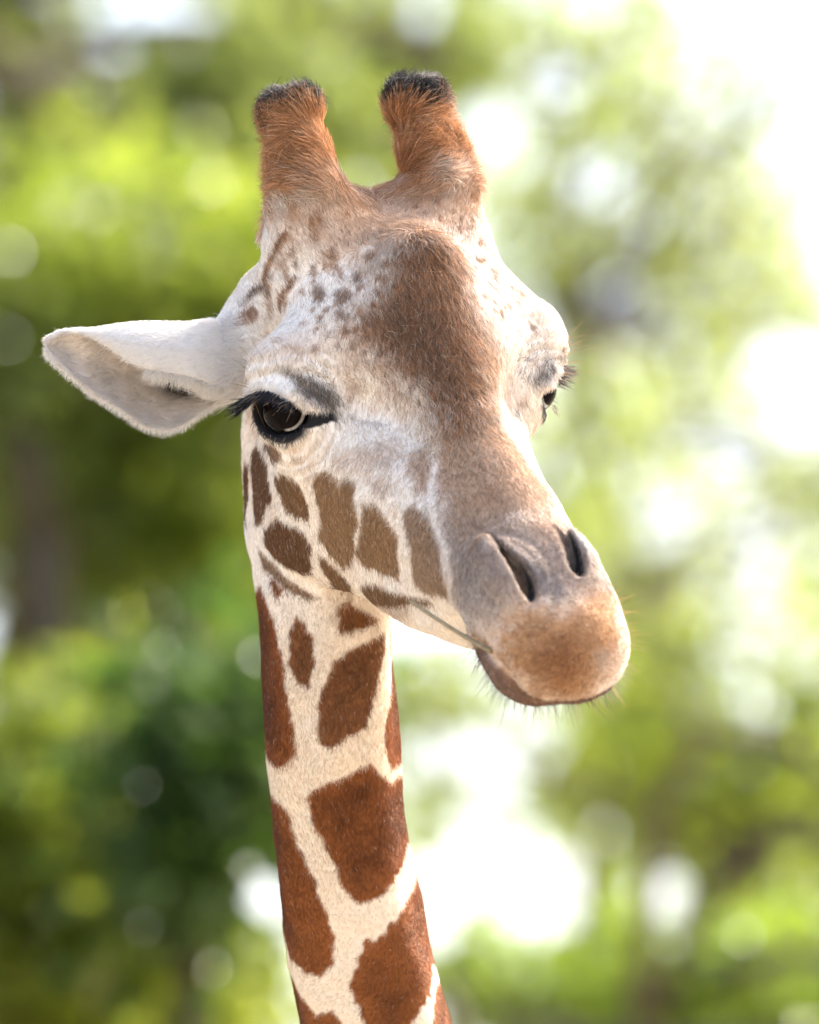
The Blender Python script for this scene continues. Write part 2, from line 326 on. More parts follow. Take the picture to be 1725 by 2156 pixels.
# coat markings, each an outline on the hide in skull coordinates (f, l, d): (colour, softness, raggedness, strength, outline)
MARKS = [
    ('crown', 45, 18, 0.90, [(-381,145,290),(-371,92,263),(-408,17,195),(-427,-36,184),(-422,-37,191),(-409,-79,237),(-379,-92,263),(-361,-114,276),(-348,-139,280),(-342,-169,277),(-351,-211,256),(-328,-217,237),(-303,-221,221),(-274,-221,210),(-255,-173,233),(-247,-133,243),(-235,-90,257),(-199,-28,300),(-195,9,305),(-201,36,296),(-204,61,282),(-210,83,265),(-221,109,247),(-228,138,234),(-257,160,236),(-285,182,239),(-309,201,241),(-337,218,240),(-374,234,221),(-416,229,218),(-405,210,270),(-387,182,287)]),
    ('tan', 26, 16, 0.95, [(129,70,200),(172,58,195),(216,44,200),(201,18,209),(180,-11,211),(165,-70,187),(219,-58,191),(244,-69,180),(260,-87,158),(280,-108,137),(316,-117,136),(360,-117,147),(401,-121,152),(452,-114,160),(501,-25,215),(501,30,214),(506,69,195),(541,130,200),(522,140,140),(475,142,137),(415,136,141),(360,130,137),(307,118,134),(256,97,146),(222,88,157),(190,81,170),(159,75,184)]),
    ('tan', 14, 14, 0.80, [(235,138,113),(232,114,128),(233,94,149),(270,103,142),(311,114,138),(361,142,125),(326,146,113),(283,150,109)]),
    ('tan', 16, 16, 0.50, [(162,208,58),(161,162,89),(192,136,107),(238,144,109),(243,172,88),(219,199,63),(187,215,50)]),
    ('tan', 14, 14, 0.55, [(249,201,58),(255,187,73),(283,179,81),(298,185,71),(290,196,58),(268,203,52)]),
    ('tan', 12, 10, 0.60, [(151,241,27),(162,233,34),(171,235,30),(163,244,21)]),
    ('brown', 60, 44, 0.60, [(-200,39,295),(-219,-13,296),(-219,-51,282),(-232,-100,253),(-212,-119,240),(-194,-140,223),(-127,-119,241),(-72,-107,244),(-35,-116,232),(-3,-129,214),(22,-148,187),(32,-179,142),(64,-157,128),(117,-117,141),(199,-47,199),(243,-9,209),(248,30,204),(243,61,187),(199,70,183),(156,80,180),(123,98,174),(90,117,169),(58,141,164),(27,168,163),(3,181,171),(-23,194,178),(-51,205,183),(-74,190,199),(-101,173,212),(-117,141,228),(-131,112,247),(-154,79,277)]),
    ('forehead', 32, 42, 0.82, [(-187,40,299),(-194,6,305),(-188,-53,292),(-200,-106,248),(-133,-90,267),(-93,-79,268),(-59,-73,262),(-6,-74,247),(43,-81,227),(82,-82,211),(132,-51,211),(179,-26,209),(226,17,208),(238,49,196),(204,71,181),(150,74,188),(103,83,202),(95,100,187),(56,121,189),(14,150,191),(-15,164,197),(-45,176,201),(-77,152,222),(-94,130,234),(-110,109,248),(-129,79,275),(-154,63,290)]),
    ('forehead_dark', 40, 14, 0.45, [(-69,159,217),(-76,123,235),(-80,90,257),(-56,64,266),(-36,34,271),(0,30,260),(36,26,251),(71,22,241),(102,24,232),(132,25,221),(163,26,211),(139,50,209),(114,72,205),(79,91,205),(44,111,205),(21,129,203),(-2,147,202),(-34,154,211)]),
    ('tan', 22, 14, 0.60, [(22,-84,233),(26,-127,202),(55,-137,173),(115,-90,188),(187,-46,200),(192,-21,209),(150,-35,212),(113,-46,221),(68,-65,227)]),
    ('brown', 14, 10, 0.50, [(24,201,124),(41,178,126),(56,171,112),(62,190,88),(49,203,93)]),
    ('brow', 14, 10, 0.92, [(-23,328,115),(-7,294,118),(13,259,112),(25,234,107),(41,221,97),(58,213,86),(74,221,75),(77,235,73),(67,257,84),(50,297,102),(33,314,107),(3,319,106)]),
    ('tan', 14, 10, 0.50, [(-75,306,135),(-55,286,141),(-46,293,137),(-54,311,134)]),
    ('nosetone', 44, 24, 0.88, [(398,151,123),(427,138,140),(453,123,155),(469,92,177),(483,62,198),(495,28,214),(495,-16,216),(491,-57,199),(473,-110,163),(493,-129,148),(590,-82,234),(632,-81,249),(660,-102,234),(686,-111,222),(724,-117,206),(747,-69,232),(753,-27,240),(754,11,242),(749,41,240),(741,69,235),(734,98,230),(726,125,224),(720,144,204),(708,159,177),(689,168,139),(644,164,115),(595,156,86),(563,156,108),(525,151,122),(484,152,124),(441,152,124)]),
    ('nosetone', 30, 20, 0.45, [(465,139,141),(473,118,158),(479,96,174),(517,65,200),(567,73,220),(611,75,230),(624,60,204),(647,54,190),(683,58,193),(733,119,224),(738,142,196),(718,159,173),(689,168,139),(638,164,123),(584,157,103),(557,155,115),(527,150,124),(496,145,133)]),
    ('nosetone', 26, 18, 0.45, [(521,-40,213),(475,-131,147),(579,-84,231),(632,-81,249),(677,-72,251),(714,-71,242),(730,-31,244),(744,8,244),(728,34,244),(710,59,241),(675,56,244),(636,51,242),(598,21,233),(564,-5,229)]),
    ('tan', 26, 18, 0.55, [(463,126,152),(474,100,171),(484,74,190),(493,46,207),(491,19,216),(482,-14,216),(459,-59,198),(470,-89,177),(481,-121,155),(591,-24,239),(551,10,225),(538,45,214),(518,74,195),(556,137,204),(523,144,135),(494,135,144)]),
    ('grey', 40, 16, 0.70, [(492,148,130),(521,152,122),(548,155,112),(575,157,101),(625,155,83),(677,166,115),(716,167,130),(747,157,161),(729,137,210),(680,153,209),(633,157,199),(551,139,163),(490,135,144)]),
    ('orange', 44, 22, 0.95, [(732,159,92),(738,158,164),(740,143,192),(738,126,215),(729,74,230),(755,28,240),(746,-3,243),(734,-36,243),(707,-105,224),(722,-133,188),(772,-125,187),(816,-123,168),(850,-97,165),(873,-69,151),(885,-43,130),(864,-46,64),(865,-15,58),(865,19,58),(858,78,71),(839,106,90),(819,134,106),(779,156,111)]),
    ('rust', 60, 24, 0.90, [(821,100,196),(805,68,219),(809,22,226),(842,2,207),(877,-5,166),(887,26,127),(879,75,134),(850,107,164)]),
    ('grey_dark', 20, 12, 0.75, [(583,79,221),(594,59,230),(625,48,239),(654,39,245),(681,27,248),(711,3,248),(741,14,244),(738,45,241),(688,61,211),(657,59,215),(614,70,219)]),
    ('grey', 16, 10, 0.60, [(849,-21,200),(839,-59,200),(861,-65,175),(873,-40,166),(867,-17,180)]),
    ('grey_dark', 12, 8, 0.60, [(666,160,188),(693,151,206),(721,142,206),(720,150,192),(688,160,182)]),
    ('grey_dark', 12, 8, 0.50, [(686,-95,237),(686,-124,204),(724,-102,221),(715,-83,237)]),
    ('cheek_dark', 3, 5, 1.00, [(-177,200,-378),(-148,208,-353),(-123,212,-376),(-101,213,-403),(-88,208,-449),(-56,212,-460),(-106,198,-469),(-116,199,-456),(-129,197,-449),(-160,197,-417)]),
    ('cheek_dark', 3, 5, 1.00, [(-159,207,-321),(-149,211,-283),(-88,238,-234),(-36,251,-216),(0,256,-228),(30,258,-241),(38,257,-263),(20,256,-273),(19,247,-322),(-28,219,-411),(-64,220,-388),(-86,221,-362),(-114,218,-342)]),
    ('cheek_dark', 4, 5, 0.90, [(18,333,-58),(55,329,-36),(72,313,-56),(69,309,-75),(-45,249,-192),(-95,236,-223)]),
    ('cheek', 7, 5, 0.60, [(92,305,-34),(109,291,-21),(116,289,-33),(98,301,-43)]),
    ('cheek_mid', 4, 6, 1.00, [(2,256,-201),(82,298,-98),(112,289,-86),(136,275,-95),(148,245,-153),(150,237,-186),(116,246,-211),(86,253,-221),(49,257,-209)]),
    ('cheek', 4, 7, 1.00, [(150,269,-20),(163,257,-2),(193,248,-1),(205,245,-3),(202,236,18),(233,226,24),(245,231,4),(272,226,-9),(286,223,-32),(282,199,-125),(277,188,-186),(262,191,-214),(222,209,-210),(184,224,-194),(181,242,-125),(176,261,-79),(159,271,-48)]),
    ('cheek', 4, 7, 1.00, [(268,222,13),(294,207,35),(336,195,34),(377,184,27),(400,177,-21),(422,168,-64),(371,179,-99),(315,188,-135),(287,195,-134),(297,219,-40),(285,222,-10)]),
    ('cheek', 5, 8, 0.90, [(348,174,74),(353,157,103),(398,158,112),(447,157,116),(488,156,117),(514,162,95),(549,160,78),(574,154,63),(511,153,-3),(459,162,-30),(438,172,5),(425,177,44),(382,178,56)]),
    ('cheek_dark', 3, 7, 1.00, [(72,255,-267),(107,249,-247),(134,242,-225),(159,234,-222),(185,224,-236),(191,204,-308),(159,199,-354),(108,203,-393),(50,212,-420),(10,218,-417),(12,229,-372)]),
    ('cheek_mid', 4, 6, 0.95, [(9,215,-453),(60,210,-428),(114,196,-421),(159,174,-411),(190,151,-407),(176,170,-421),(156,187,-433),(112,207,-442),(48,214,-468)]),
    ('cheek_mid', 4, 6, 1.00, [(201,217,-237),(223,207,-228),(256,190,-231),(288,172,-236),(200,75,-396),(207,61,-402),(206,87,-399),(191,116,-380),(228,185,-291),(213,206,-265)]),
    ('cheek', 8, 6, 0.60, [(214,183,-313),(193,116,-384),(205,76,-400),(208,58,-403),(232,61,-410),(246,68,-417),(228,98,-414),(202,128,-401),(182,147,-387)]),
    ('cheek_mid', 4, 6, 1.00, [(317,174,-201),(363,175,-144),(418,167,-105),(460,159,-72),(506,150,-25),(525,143,-23),(467,156,-89),(436,158,-130),(352,147,-227),(321,158,-233)]),
    ('cheek', 10, 6, 0.45, [(352,147,-227),(413,159,-154),(457,157,-106),(479,151,-97),(420,129,-197),(255,26,-423)]),
    ('cream', 4, 3, 0.80, [(275,100,145),(282,93,152),(311,108,142),(344,124,137),(391,140,134),(444,148,129),(490,149,128),(527,154,117),(565,158,99),(560,159,93),(519,158,108),(479,156,116),(427,153,123),(387,150,122),(329,129,129),(301,114,136)]),
    ('spot', 6, 4, 0.85, [(-154,198,189),(-139,208,184),(-139,217,176),(-155,221,167),(-177,218,166),(-189,210,174),(-188,201,183),(-174,196,189)]),
    ('spot', 6, 4, 0.85, [(-119,159,219),(-109,169,214),(-111,182,206),(-125,192,199),(-142,191,196),(-152,182,202),(-149,169,210),(-136,159,217)]),
    ('spot', 6, 4, 0.85, [(-154,125,235),(-146,131,231),(-146,139,226),(-155,145,222),(-168,144,222),(-176,137,225),(-176,129,230),(-166,124,235)]),
    ('spot', 6, 4, 0.85, [(-214,195,191),(-206,199,185),(-205,204,181),(-213,206,178),(-223,206,182),(-230,203,189),(-230,198,195),(-224,195,195)]),
    ('spot', 6, 4, 0.85, [(-248,220,175),(-241,222,166),(-241,225,160),(-248,227,159),(-257,228,166),(-263,227,175),(-263,224,181),(-257,221,181)]),
    ('spot', 6, 4, 0.85, [(-81,182,205),(-72,188,200),(-73,197,194),(-82,204,191),(-95,204,192),(-103,197,197),(-103,188,203),(-93,182,206)]),
    ('spot_red', 9, 4, 0.80, [(-293,168,250),(-283,175,242),(-283,187,234),(-293,197,233),(-306,200,240),(-315,194,250),(-315,182,257),(-306,171,257)]),
    ('spot_red', 9, 4, 0.80, [(-216,151,222),(-202,159,214),(-200,170,207),(-212,178,205),(-228,179,211),(-240,172,222),(-242,161,229),(-232,152,229)]),
    ('spot_red', 9, 4, 0.80, [(-184,154,215),(-174,160,213),(-172,166,210),(-179,169,208),(-191,167,208),(-200,162,212),(-202,156,216),(-196,153,216)]),
    ('spot_red', 9, 4, 0.80, [(-297,239,173),(-290,240,164),(-290,242,157),(-296,243,157),(-306,243,164),(-313,242,173),(-313,240,180),(-307,239,180)]),
    ('spot_red', 9, 4, 0.80, [(-281,243,137),(-275,243,126),(-274,244,120),(-280,244,121),(-289,245,129),(-294,245,140),(-295,245,147),(-289,244,146)]),
    ('spot_red', 9, 4, 0.80, [(-249,234,142),(-241,237,134),(-241,239,127),(-249,241,125),(-261,240,130),(-267,239,140),(-266,237,148),(-259,234,149)]),
    ('spot_red', 9, 4, 0.80, [(-205,240,108),(-202,242,99),(-214,240,79),(-232,236,64),(-241,238,68),(-238,241,85),(-229,241,101),(-217,240,109)]),
    ('spot_red', 9, 4, 0.80, [(-260,222,12),(-258,220,-3),(-260,221,-12),(-266,223,-12),(-274,225,-4),(-277,226,10),(-273,227,22),(-265,226,24)]),
    ('spot_red', 9, 4, 0.80, [(-273,236,50),(-277,227,20),(-280,226,6),(-288,228,7),(-298,230,21),(-297,238,49),(-287,245,72),(-277,244,72)]),
    ('spot_red', 9, 4, 0.80, [(-221,177,208),(-216,180,205),(-216,184,201),(-221,187,201),(-227,188,203),(-231,185,207),(-231,181,210),(-227,178,211)]),
    ('spot_red', 9, 4, 0.80, [(-270,184,229),(-262,188,222),(-260,192,217),(-266,196,218),(-277,196,224),(-285,193,231),(-287,188,236),(-281,184,235)]),
    ('spot', 4, 4, 0.70, [(-192,224,155),(-190,226,152),(-192,228,148),(-197,230,145),(-201,230,144),(-203,228,147),(-200,226,152),(-196,224,155)]),
    ('spot', 4, 4, 0.70, [(-100,221,180),(-96,224,178),(-97,228,175),(-101,230,173),(-107,230,173),(-111,227,175),(-110,223,178),(-105,221,180)]),
    ('spot', 4, 4, 0.70, [(-50,184,197),(-45,188,193),(-45,194,188),(-50,199,187),(-58,200,189),(-64,196,194),(-64,190,198),(-59,185,199)]),
    ('spot', 4, 4, 0.70, [(-29,210,170),(-26,212,167),(-26,215,164),(-30,218,164),(-34,219,166),(-37,217,169),(-37,214,171),(-34,210,172)]),
    ('spot', 4, 4, 0.70, [(-59,221,175),(-57,222,174),(-57,224,172),(-59,226,172),(-62,226,172),(-64,225,174),(-63,222,175),(-61,221,176)]),
    ('spot', 4, 4, 0.70, [(-107,246,161),(-105,247,161),(-105,249,159),(-107,250,158),(-110,250,158),(-112,248,158),(-112,247,160),(-110,246,161)]),
    ('spot', 4, 4, 0.70, [(-76,222,178),(-74,224,177),(-75,226,175),(-77,228,174),(-79,228,174),(-81,227,175),(-80,224,177),(-78,223,178)]),
    ('tan', 14, 4, 0.60, [(-50,277,143),(-47,284,139),(-49,299,136),(-55,313,134),(-63,316,133),(-67,309,135),(-64,294,139),(-57,281,143)]),
    ('tan', 14, 4, 0.60, [(-249,125,246),(-233,131,239),(-228,138,234),(-237,141,236),(-254,140,243),(-270,133,250),(-277,126,254),(-268,122,252)]),
    ('tan', 14, 4, 0.60, [(-221,113,245),(-209,118,240),(-206,123,236),(-213,126,236),(-226,124,240),(-238,119,245),(-242,113,248),(-235,111,248)]),
    ('tan', 14, 4, 0.60, [(-293,223,203),(-286,225,195),(-287,229,189),(-294,232,187),(-303,232,192),(-309,230,200),(-309,227,207),(-302,223,208)]),
    ('tan', 14, 4, 0.60, [(-317,203,244),(-312,206,238),(-314,213,232),(-320,218,230),(-328,219,233),(-332,216,239),(-330,211,246),(-324,205,247)]),
    ('spot_red', 12, 4, 0.65, [(-256,-182,229),(-246,-171,230),(-240,-149,235),(-239,-130,242),(-246,-124,246),(-255,-135,245),(-260,-155,242),(-261,-175,234)]),
    ('spot_red', 12, 4, 0.65, [(-194,-240,172),(-178,-226,178),(-167,-206,187),(-165,-190,197),(-177,-189,197),(-192,-202,191),(-203,-222,183),(-205,-238,173)]),
    ('spot_red', 12, 4, 0.65, [(-202,-188,201),(-194,-182,202),(-187,-170,207),(-188,-162,211),(-195,-162,212),(-204,-169,211),(-209,-179,208),(-208,-187,204)]),
    ('spot', 6, 4, 0.60, [(-154,-248,168),(-148,-242,171),(-144,-232,175),(-143,-223,179),(-147,-222,179),(-153,-228,176),(-158,-238,172),(-159,-247,168)]),
    ('spot', 6, 4, 0.60, [(-127,-189,201),(-113,-179,208),(-107,-172,213),(-109,-170,214),(-119,-174,211),(-133,-183,203),(-141,-192,197),(-139,-194,195)]),
    ('spot', 6, 4, 0.60, [(-113,-252,169),(-105,-246,171),(-100,-239,173),(-102,-235,175),(-110,-237,174),(-119,-243,172),(-124,-250,169),(-121,-254,168)]),
    ('spot', 6, 4, 0.60, [(-66,-175,207),(-61,-171,209),(-57,-164,212),(-56,-158,215),(-59,-157,217),(-64,-161,215),(-68,-168,212),(-69,-174,208)]),
    ('spot', 6, 4, 0.60, [(-88,-212,187),(-84,-208,189),(-80,-201,193),(-78,-195,197),(-80,-194,198),(-84,-198,196),(-88,-205,191),(-90,-211,187)]),
    ('spot', 6, 4, 0.60, [(-74,-243,169),(-71,-239,169),(-69,-232,172),(-68,-225,175),(-69,-223,177),(-73,-228,175),(-76,-235,172),(-77,-241,170)]),
    ('spot', 6, 4, 0.60, [(-34,-220,165),(-28,-217,163),(-24,-213,164),(-25,-210,167),(-31,-210,171),(-38,-213,172),(-42,-218,170),(-40,-221,168)]),
    ('tan', 14, 4, 0.40, [(-25,-292,138),(-17,-290,132),(-14,-287,130),(-17,-285,133),(-24,-285,139),(-32,-287,144),(-36,-291,145),(-32,-293,143)]),
    ('tan', 14, 4, 0.40, [(84,-180,74),(93,-175,74),(99,-167,78),(99,-161,83),(92,-162,86),(83,-167,85),(78,-174,83),(78,-179,78)]),
    ('tan', 14, 4, 0.40, [(-78,-271,162),(-76,-269,162),(-75,-265,163),(-75,-262,163),(-77,-262,164),(-79,-264,164),(-80,-267,163),(-80,-270,162)]),
    ('tan', 14, 4, 0.40, [(74,-226,73),(76,-225,71),(76,-221,70),(75,-218,71),(73,-217,73),(71,-218,75),(70,-222,76),(71,-225,75)]),
    ('cheek_dark', 4, 5, 0.90, [(-339,256,-57),(-349,230,-11),(-293,248,92),(-284,248,91),(-326,232,-7),(-333,249,-46)]),
    ('spot_red', 4, 5, 0.90, [(-301,279,-74),(-316,257,-53),(-311,239,-27),(-291,234,-22),(-278,244,-45),(-287,269,-65)]),
    ('spot_red', 4, 4, 0.80, [(-330,285,-90),(-325,266,-65),(-321,267,-65),(-319,287,-86)]),
    ('spot_red', 5, 5, 0.80, [(-323,245,80),(-297,246,131),(-290,245,125),(-308,247,83)]),
    ('white', 8, 3, 1.00, [(-17,366,41),(-24,362,77),(-16,336,105),(5,312,108),(24,313,108),(28,327,103),(9,348,70)]),
    ('grey_dark', 3, 2, 0.60, [(75,235,75),(84,197,74),(114,166,85),(140,135,104),(144,136,103),(118,169,83),(88,198,72),(80,236,71)]),
    ('brow', 14, 8, 0.85, [(56,-245,91),(36,-259,101),(13,-296,110),(-19,-342,108),(-23,-355,92),(-12,-351,86),(23,-311,106),(41,-279,103),(54,-257,95)]),
    ('grey_dark', 3, 2, 0.60, [(132,-150,88),(103,-192,58),(84,-221,62),(85,-222,60),(105,-195,55),(134,-152,86)]),
]
# neck markings as (degrees round the neck, height down the neck) outlines
NECK_MARKS = [
    ('neck', 4, 6, [(-66,1235),(-56,1257),(-45,1315),(-39,1373),(-37,1415),(-35,1457),(-31,1528),(-30,1586),(-39,1624),(-53,1617),(-76,1590),(-108,1555),(-111,1506),(-114,1457),(-112,1411),(-110,1366),(-107,1320),(-95,1244)]),
    ('neck_grey', 3, 6, [(-24,1300),(-18,1315),(-11,1346),(-9,1373),(-10,1408),(-16,1448),(-25,1442),(-32,1400),(-31,1337)]),
    ('neck_grey', 4, 6, [(48,1331),(46,1377),(38,1457),(27,1533),(17,1550),(-3,1577),(-9,1564),(-10,1493),(-6,1457),(6,1395),(22,1368)]),
    ('neck', 4, 6, [(73,1386),(108,1377),(110,1426),(112,1475),(108,1519),(105,1564),(103,1608),(65,1622),(52,1624),(45,1590),(44,1537),(52,1475),(64,1417)]),
    ('neck', 3, 3, [(59,1320),(65,1320),(60,1373),(58,1373)]),
    ('neck', 4, 7, [(31,1610),(39,1635),(55,1653),(74,1639),(102,1635),(112,1697),(103,1777),(81,1786),(64,1817),(44,1852),(26,1892),(8,1910),(-1,1888),(-5,1839),(-13,1790),(-20,1732),(-24,1688),(-11,1657),(7,1639)]),
    ('neck', 4, 6, [(-103,1661),(-71,1675),(-52,1693),(-43,1710),(-37,1781),(-26,1848),(-19,1919),(-17,1986),(-20,2039),(-32,2072),(-49,2052),(-67,2021),(-97,1963),(-102,1908),(-108,1852),(-107,1805),(-106,1757),(-105,1709)]),
    ('neck', 4, 7, [(100,1843),(127,1830),(122,1875),(118,1919),(113,1963),(106,2008),(99,2052),(76,2048),(59,2092),(39,2132),(30,2166),(16,2243),(-3,2243),(-5,2166),(-7,2119),(-10,2088),(-7,2052),(0,2021),(8,1988),(16,1988),(31,1950),(48,1910),(77,1875)]),
    ('neck', 4, 6, [(-103,2070),(-68,2079),(-52,2110),(-41,2154),(-29,2141),(-22,2163),(-21,2219),(-21,2274),(-45,2296),(-94,2318),(-105,2274),(-116,2230),(-112,2176),(-108,2123)]),
    ('neck', 4, 6, [(74,2092),(105,2079),(102,2129),(99,2179),(95,2230),(51,2252),(30,2274),(38,2220),(46,2166),(53,2132)]),
    ('neck', 5, 5, [(-51,1211),(-41,1224),(-34,1243),(-36,1258),(-41,1258),(-48,1230)]),
    ('neck_grey', 5, 5, [(14,1269),(27,1282),(43,1308),(27,1330),(14,1332),(11,1324)]),
]
H_SCULPT = 5.0
N_FUR = 520000
STEM_A = (862, 1259, 440); STEM_B = (1030, 1362, 575)
# ------------------------------------------------------------------ giraffe: frames
# The animal is modelled in its own units (24 units = 1 cm).  Portrait frame: x right, y down, t towards the viewer's side.
# Skull frame: f towards the nose, l towards its right side, d towards the top of the skull; origin midway between the eyes.
E0 = np.array([862.0, 843.0, 0.0])
AX_L = np.array([-0.885, 0.085, 0.45]); AX_L /= np.linalg.norm(AX_L)
AX_F = np.array([0.292, 0.766, 0.573]); AX_F -= AX_L * AX_F.dot(AX_L); AX_F /= np.linalg.norm(AX_F)
AX_D = -np.cross(AX_L, AX_F)
SK = np.stack([AX_F, AX_L, AX_D])       # rows


def sk(f, l, d):
    return E0 + f * AX_F + l * AX_L + d * AX_D


def to_sk(p):
    return (np.asarray(p) - E0) @ SK.T


CP, SP = math.cos(PITCH), math.sin(PITCH)


def to_world(p):
    p = np.asarray(p, dtype=np.float64)
    x, up, back = (p[..., 0] - 862.5) * U, (1078.0 - p[..., 1]) * U, -p[..., 2] * U
    return np.stack([x, back * CP - up * SP, HEAD_Z + up * CP + back * SP], axis=-1)


def dir_world(v):
    v = np.asarray(v, dtype=np.float64)
    x, up, back = v[..., 0], -v[..., 1], -v[..., 2]
    return np.stack([x, back * CP - up * SP, up * CP + back * SP], axis=-1)


# ------------------------------------------------------------------ implicit sculpting
class Clay:
    def __init__(self, lo, hi, h):
        self.lo = np.array(lo, float); self.h = float(h)
        self.n = np.ceil((np.array(hi, float) - self.lo) / h).astype(int) + 1
        self.v = np.full(self.n, 200.0, dtype=np.float32)

    def region(self, lo, hi):
        a = np.clip(np.floor((lo - self.lo) / self.h).astype(int), 0, self.n - 1)
        b = np.clip(np.ceil((hi - self.lo) / self.h).astype(int) + 1, 1, self.n)
        if np.any(b <= a):
            return None, None
        ax = [(self.lo[i] + self.h * np.arange(a[i], b[i])).astype(np.float32) for i in range(3)]
        return (slice(a[0], b[0]), slice(a[1], b[1]), slice(a[2], b[2])), np.meshgrid(*ax, indexing='ij', sparse=True)

    def blend(self, s, d, k, cut=False):
        o = self.v[s]
        if cut:
            h = np.maximum(k - np.abs(o + d), 0) / k
            self.v[s] = np.maximum(o, -d) + h * h * k * 0.25
        else:
            h = np.maximum(k - np.abs(o - d), 0) / k
            self.v[s] = np.minimum(o, d) - h * h * k * 0.25

    def cone(self, a, b, ra, rb, k=50, cut=False):
        a = np.asarray(a, float); b = np.asarray(b, float); m = max(ra, rb) + 1.6 * k + 12
        s, g = self.region(np.minimum(a, b) - m, np.maximum(a, b) + m)
        if s is None:
            return
        ab = b - a; L2 = float(ab @ ab) + 1e-9
        u = ((g[0] - a[0]) * ab[0] + (g[1] - a[1]) * ab[1] + (g[2] - a[2]) * ab[2]) / L2
        u = np.clip(u, 0, 1)
        d = np.sqrt((g[0] - a[0] - u * ab[0]) ** 2 + (g[1] - a[1] - u * ab[1]) ** 2 + (g[2] - a[2] - u * ab[2]) ** 2) - (ra + (rb - ra) * u)
        self.blend(s, d.astype(np.float32), k, cut)

    def ell(self, c, r, k=50, axes=None, cut=False):
        c = np.asarray(c, float); r = np.asarray(r, float)
        A = SK if axes is None else np.asarray(axes, float)
        ext = np.sqrt(((A * r[:, None]) ** 2).sum(0)) + 2.2 * k + 40
        s, g = self.region(c - ext, c + ext)
        if s is None:
            return
        q = [(g[0] - c[0]) * A[i, 0] + (g[1] - c[1]) * A[i, 1] + (g[2] - c[2]) * A[i, 2] for i in range(3)]
        k0 = np.sqrt(sum((q[i] / r[i]) ** 2 for i in range(3)))
        k1 = np.sqrt(sum((q[i] / r[i] ** 2) ** 2 for i in range(3))) + 1e-9
        d = k0 * (k0 - 1) / k1
        self.blend(s, d.astype(np.float32), k, cut)

    def chain(self, pts, k=40, soft=14):
        # one limb through several balls (x, y, t, radius)
        P = np.array(pts, float); m = P[:, 3].max() + 1.6 * k + 12
        s, g = self.region(P[:, :3].min(0) - m, P[:, :3].max(0) + m)
        if s is None:
            return
        d = None
        for p, q in zip(P[:-1], P[1:]):
            a, ab = p[:3], q[:3] - p[:3]; L2 = float(ab @ ab)
            u = np.clip(((g[0] - a[0]) * ab[0] + (g[1] - a[1]) * ab[1] + (g[2] - a[2]) * ab[2]) / L2, 0, 1)
            e = np.sqrt((g[0] - a[0] - u * ab[0]) ** 2 + (g[1] - a[1] - u * ab[1]) ** 2 + (g[2] - a[2] - u * ab[2]) ** 2) - (p[3] + (q[3] - p[3]) * u)
            e = e.astype(np.float32)
            d = e if d is None else np.minimum(d, e)
        self.blend(s, d, k)

    # both sides of the skull at once
    def scone(self, a, b, ra, rb, k=50, cut=False):
        for s in (1, -1):
            self.cone(sk(a[0], s * a[1], a[2]), sk(b[0], s * b[1], b[2]), ra, rb, k, cut)

    def sell(self, c, r, k=50, cut=False, rot=None):
        for s in (1, -1):
            A = SK
            if rot is not None:          # local axes given in skull coordinates (rows)
                R = np.asarray(rot, float) * np.array([1, s, 1])
                A = R @ SK
            self.ell(sk(c[0], s * c[1], c[2]), r, k, A, cut)

    def mesh(self):
        v = self.v; n = self.n
        ins = v < 0
        cnt = np.zeros(n - 1, np.float32); acc = [np.zeros(n - 1, np.float32) for _ in range(3)]
        sl = lambda o, d: tuple(slice(o[i], n[i] - 1 + o[i]) for i in range(3))
        for axis in range(3):
            others = [i for i in range(3) if i != axis]
            for p in (0, 1):
                for q in (0, 1):
                    o = [0, 0, 0]; o[others[0]] = p; o[others[1]] = q
                    o2 = list(o); o2[axis] = 1
                    A = v[sl(o, 0)]; B = v[sl(o2, 0)]
                    cr = (A < 0) != (B < 0)
                    w = np.where(cr, A / np.where(cr, A - B, 1), 0).astype(np.float32)
                    cnt += cr
                    acc[axis] += np.where(cr, w, 0)
                    acc[others[0]] += cr * np.float32(p)
                    acc[others[1]] += cr * np.float32(q)
        act = cnt > 0
        idx = np.full(n - 1, -1, np.int64)
        idx[act] = np.arange(act.sum())
        ii = np.argwhere(act)
        P = np.stack([acc[i][act] / cnt[act] for i in range(3)], 1) + ii
        P = self.lo + P * self.h
        faces = []
        for axis in range(3):
            b, c = [(1, 2), (2, 0), (0, 1)][axis]
            o = [slice(1, n[i] - 1) for i in range(3)]; o[axis] = slice(0, n[axis] - 1)
            o2 = list(o); o2[axis] = slice(1, n[axis])
            A = ins[tuple(o)]; B = ins[tuple(o2)]
            e = np.argwhere(A != B)
            if not len(e):
                continue
            st = np.array([1, 1, 1]); st[axis] = 0
            e = e + st
            fl = ins[e[:, 0], e[:, 1], e[:, 2]]
            def at(db, dc):
                m = e.copy(); m[:, b] -= db; m[:, c] -= dc
                return idx[m[:, 0], m[:, 1], m[:, 2]]
            q = np.stack([at(1, 1), at(0, 1), at(0, 0), at(1, 0)], 1)
            q[~fl] = q[~fl][:, ::-1]
            faces.append(q)
        F = np.concatenate(faces)
        return P, F


def relax(P, F, it=2, lam=0.5):
    e = np.concatenate([F[:, [0, 1]], F[:, [1, 2]], F[:, [2, 3]], F[:, [3, 0]]])
    n = len(P)
    for _ in range(it):
        s = np.zeros((n, 3)); w = np.zeros(n)
        for a, b in ((0, 1), (1, 0)):
            for k in range(3):
                s[:, k] += np.bincount(e[:, a], weights=P[e[:, b], k], minlength=n)
            w += np.bincount(e[:, a], minlength=n)
        P = P + lam * (s / np.maximum(w, 1)[:, None] - P)
    return P


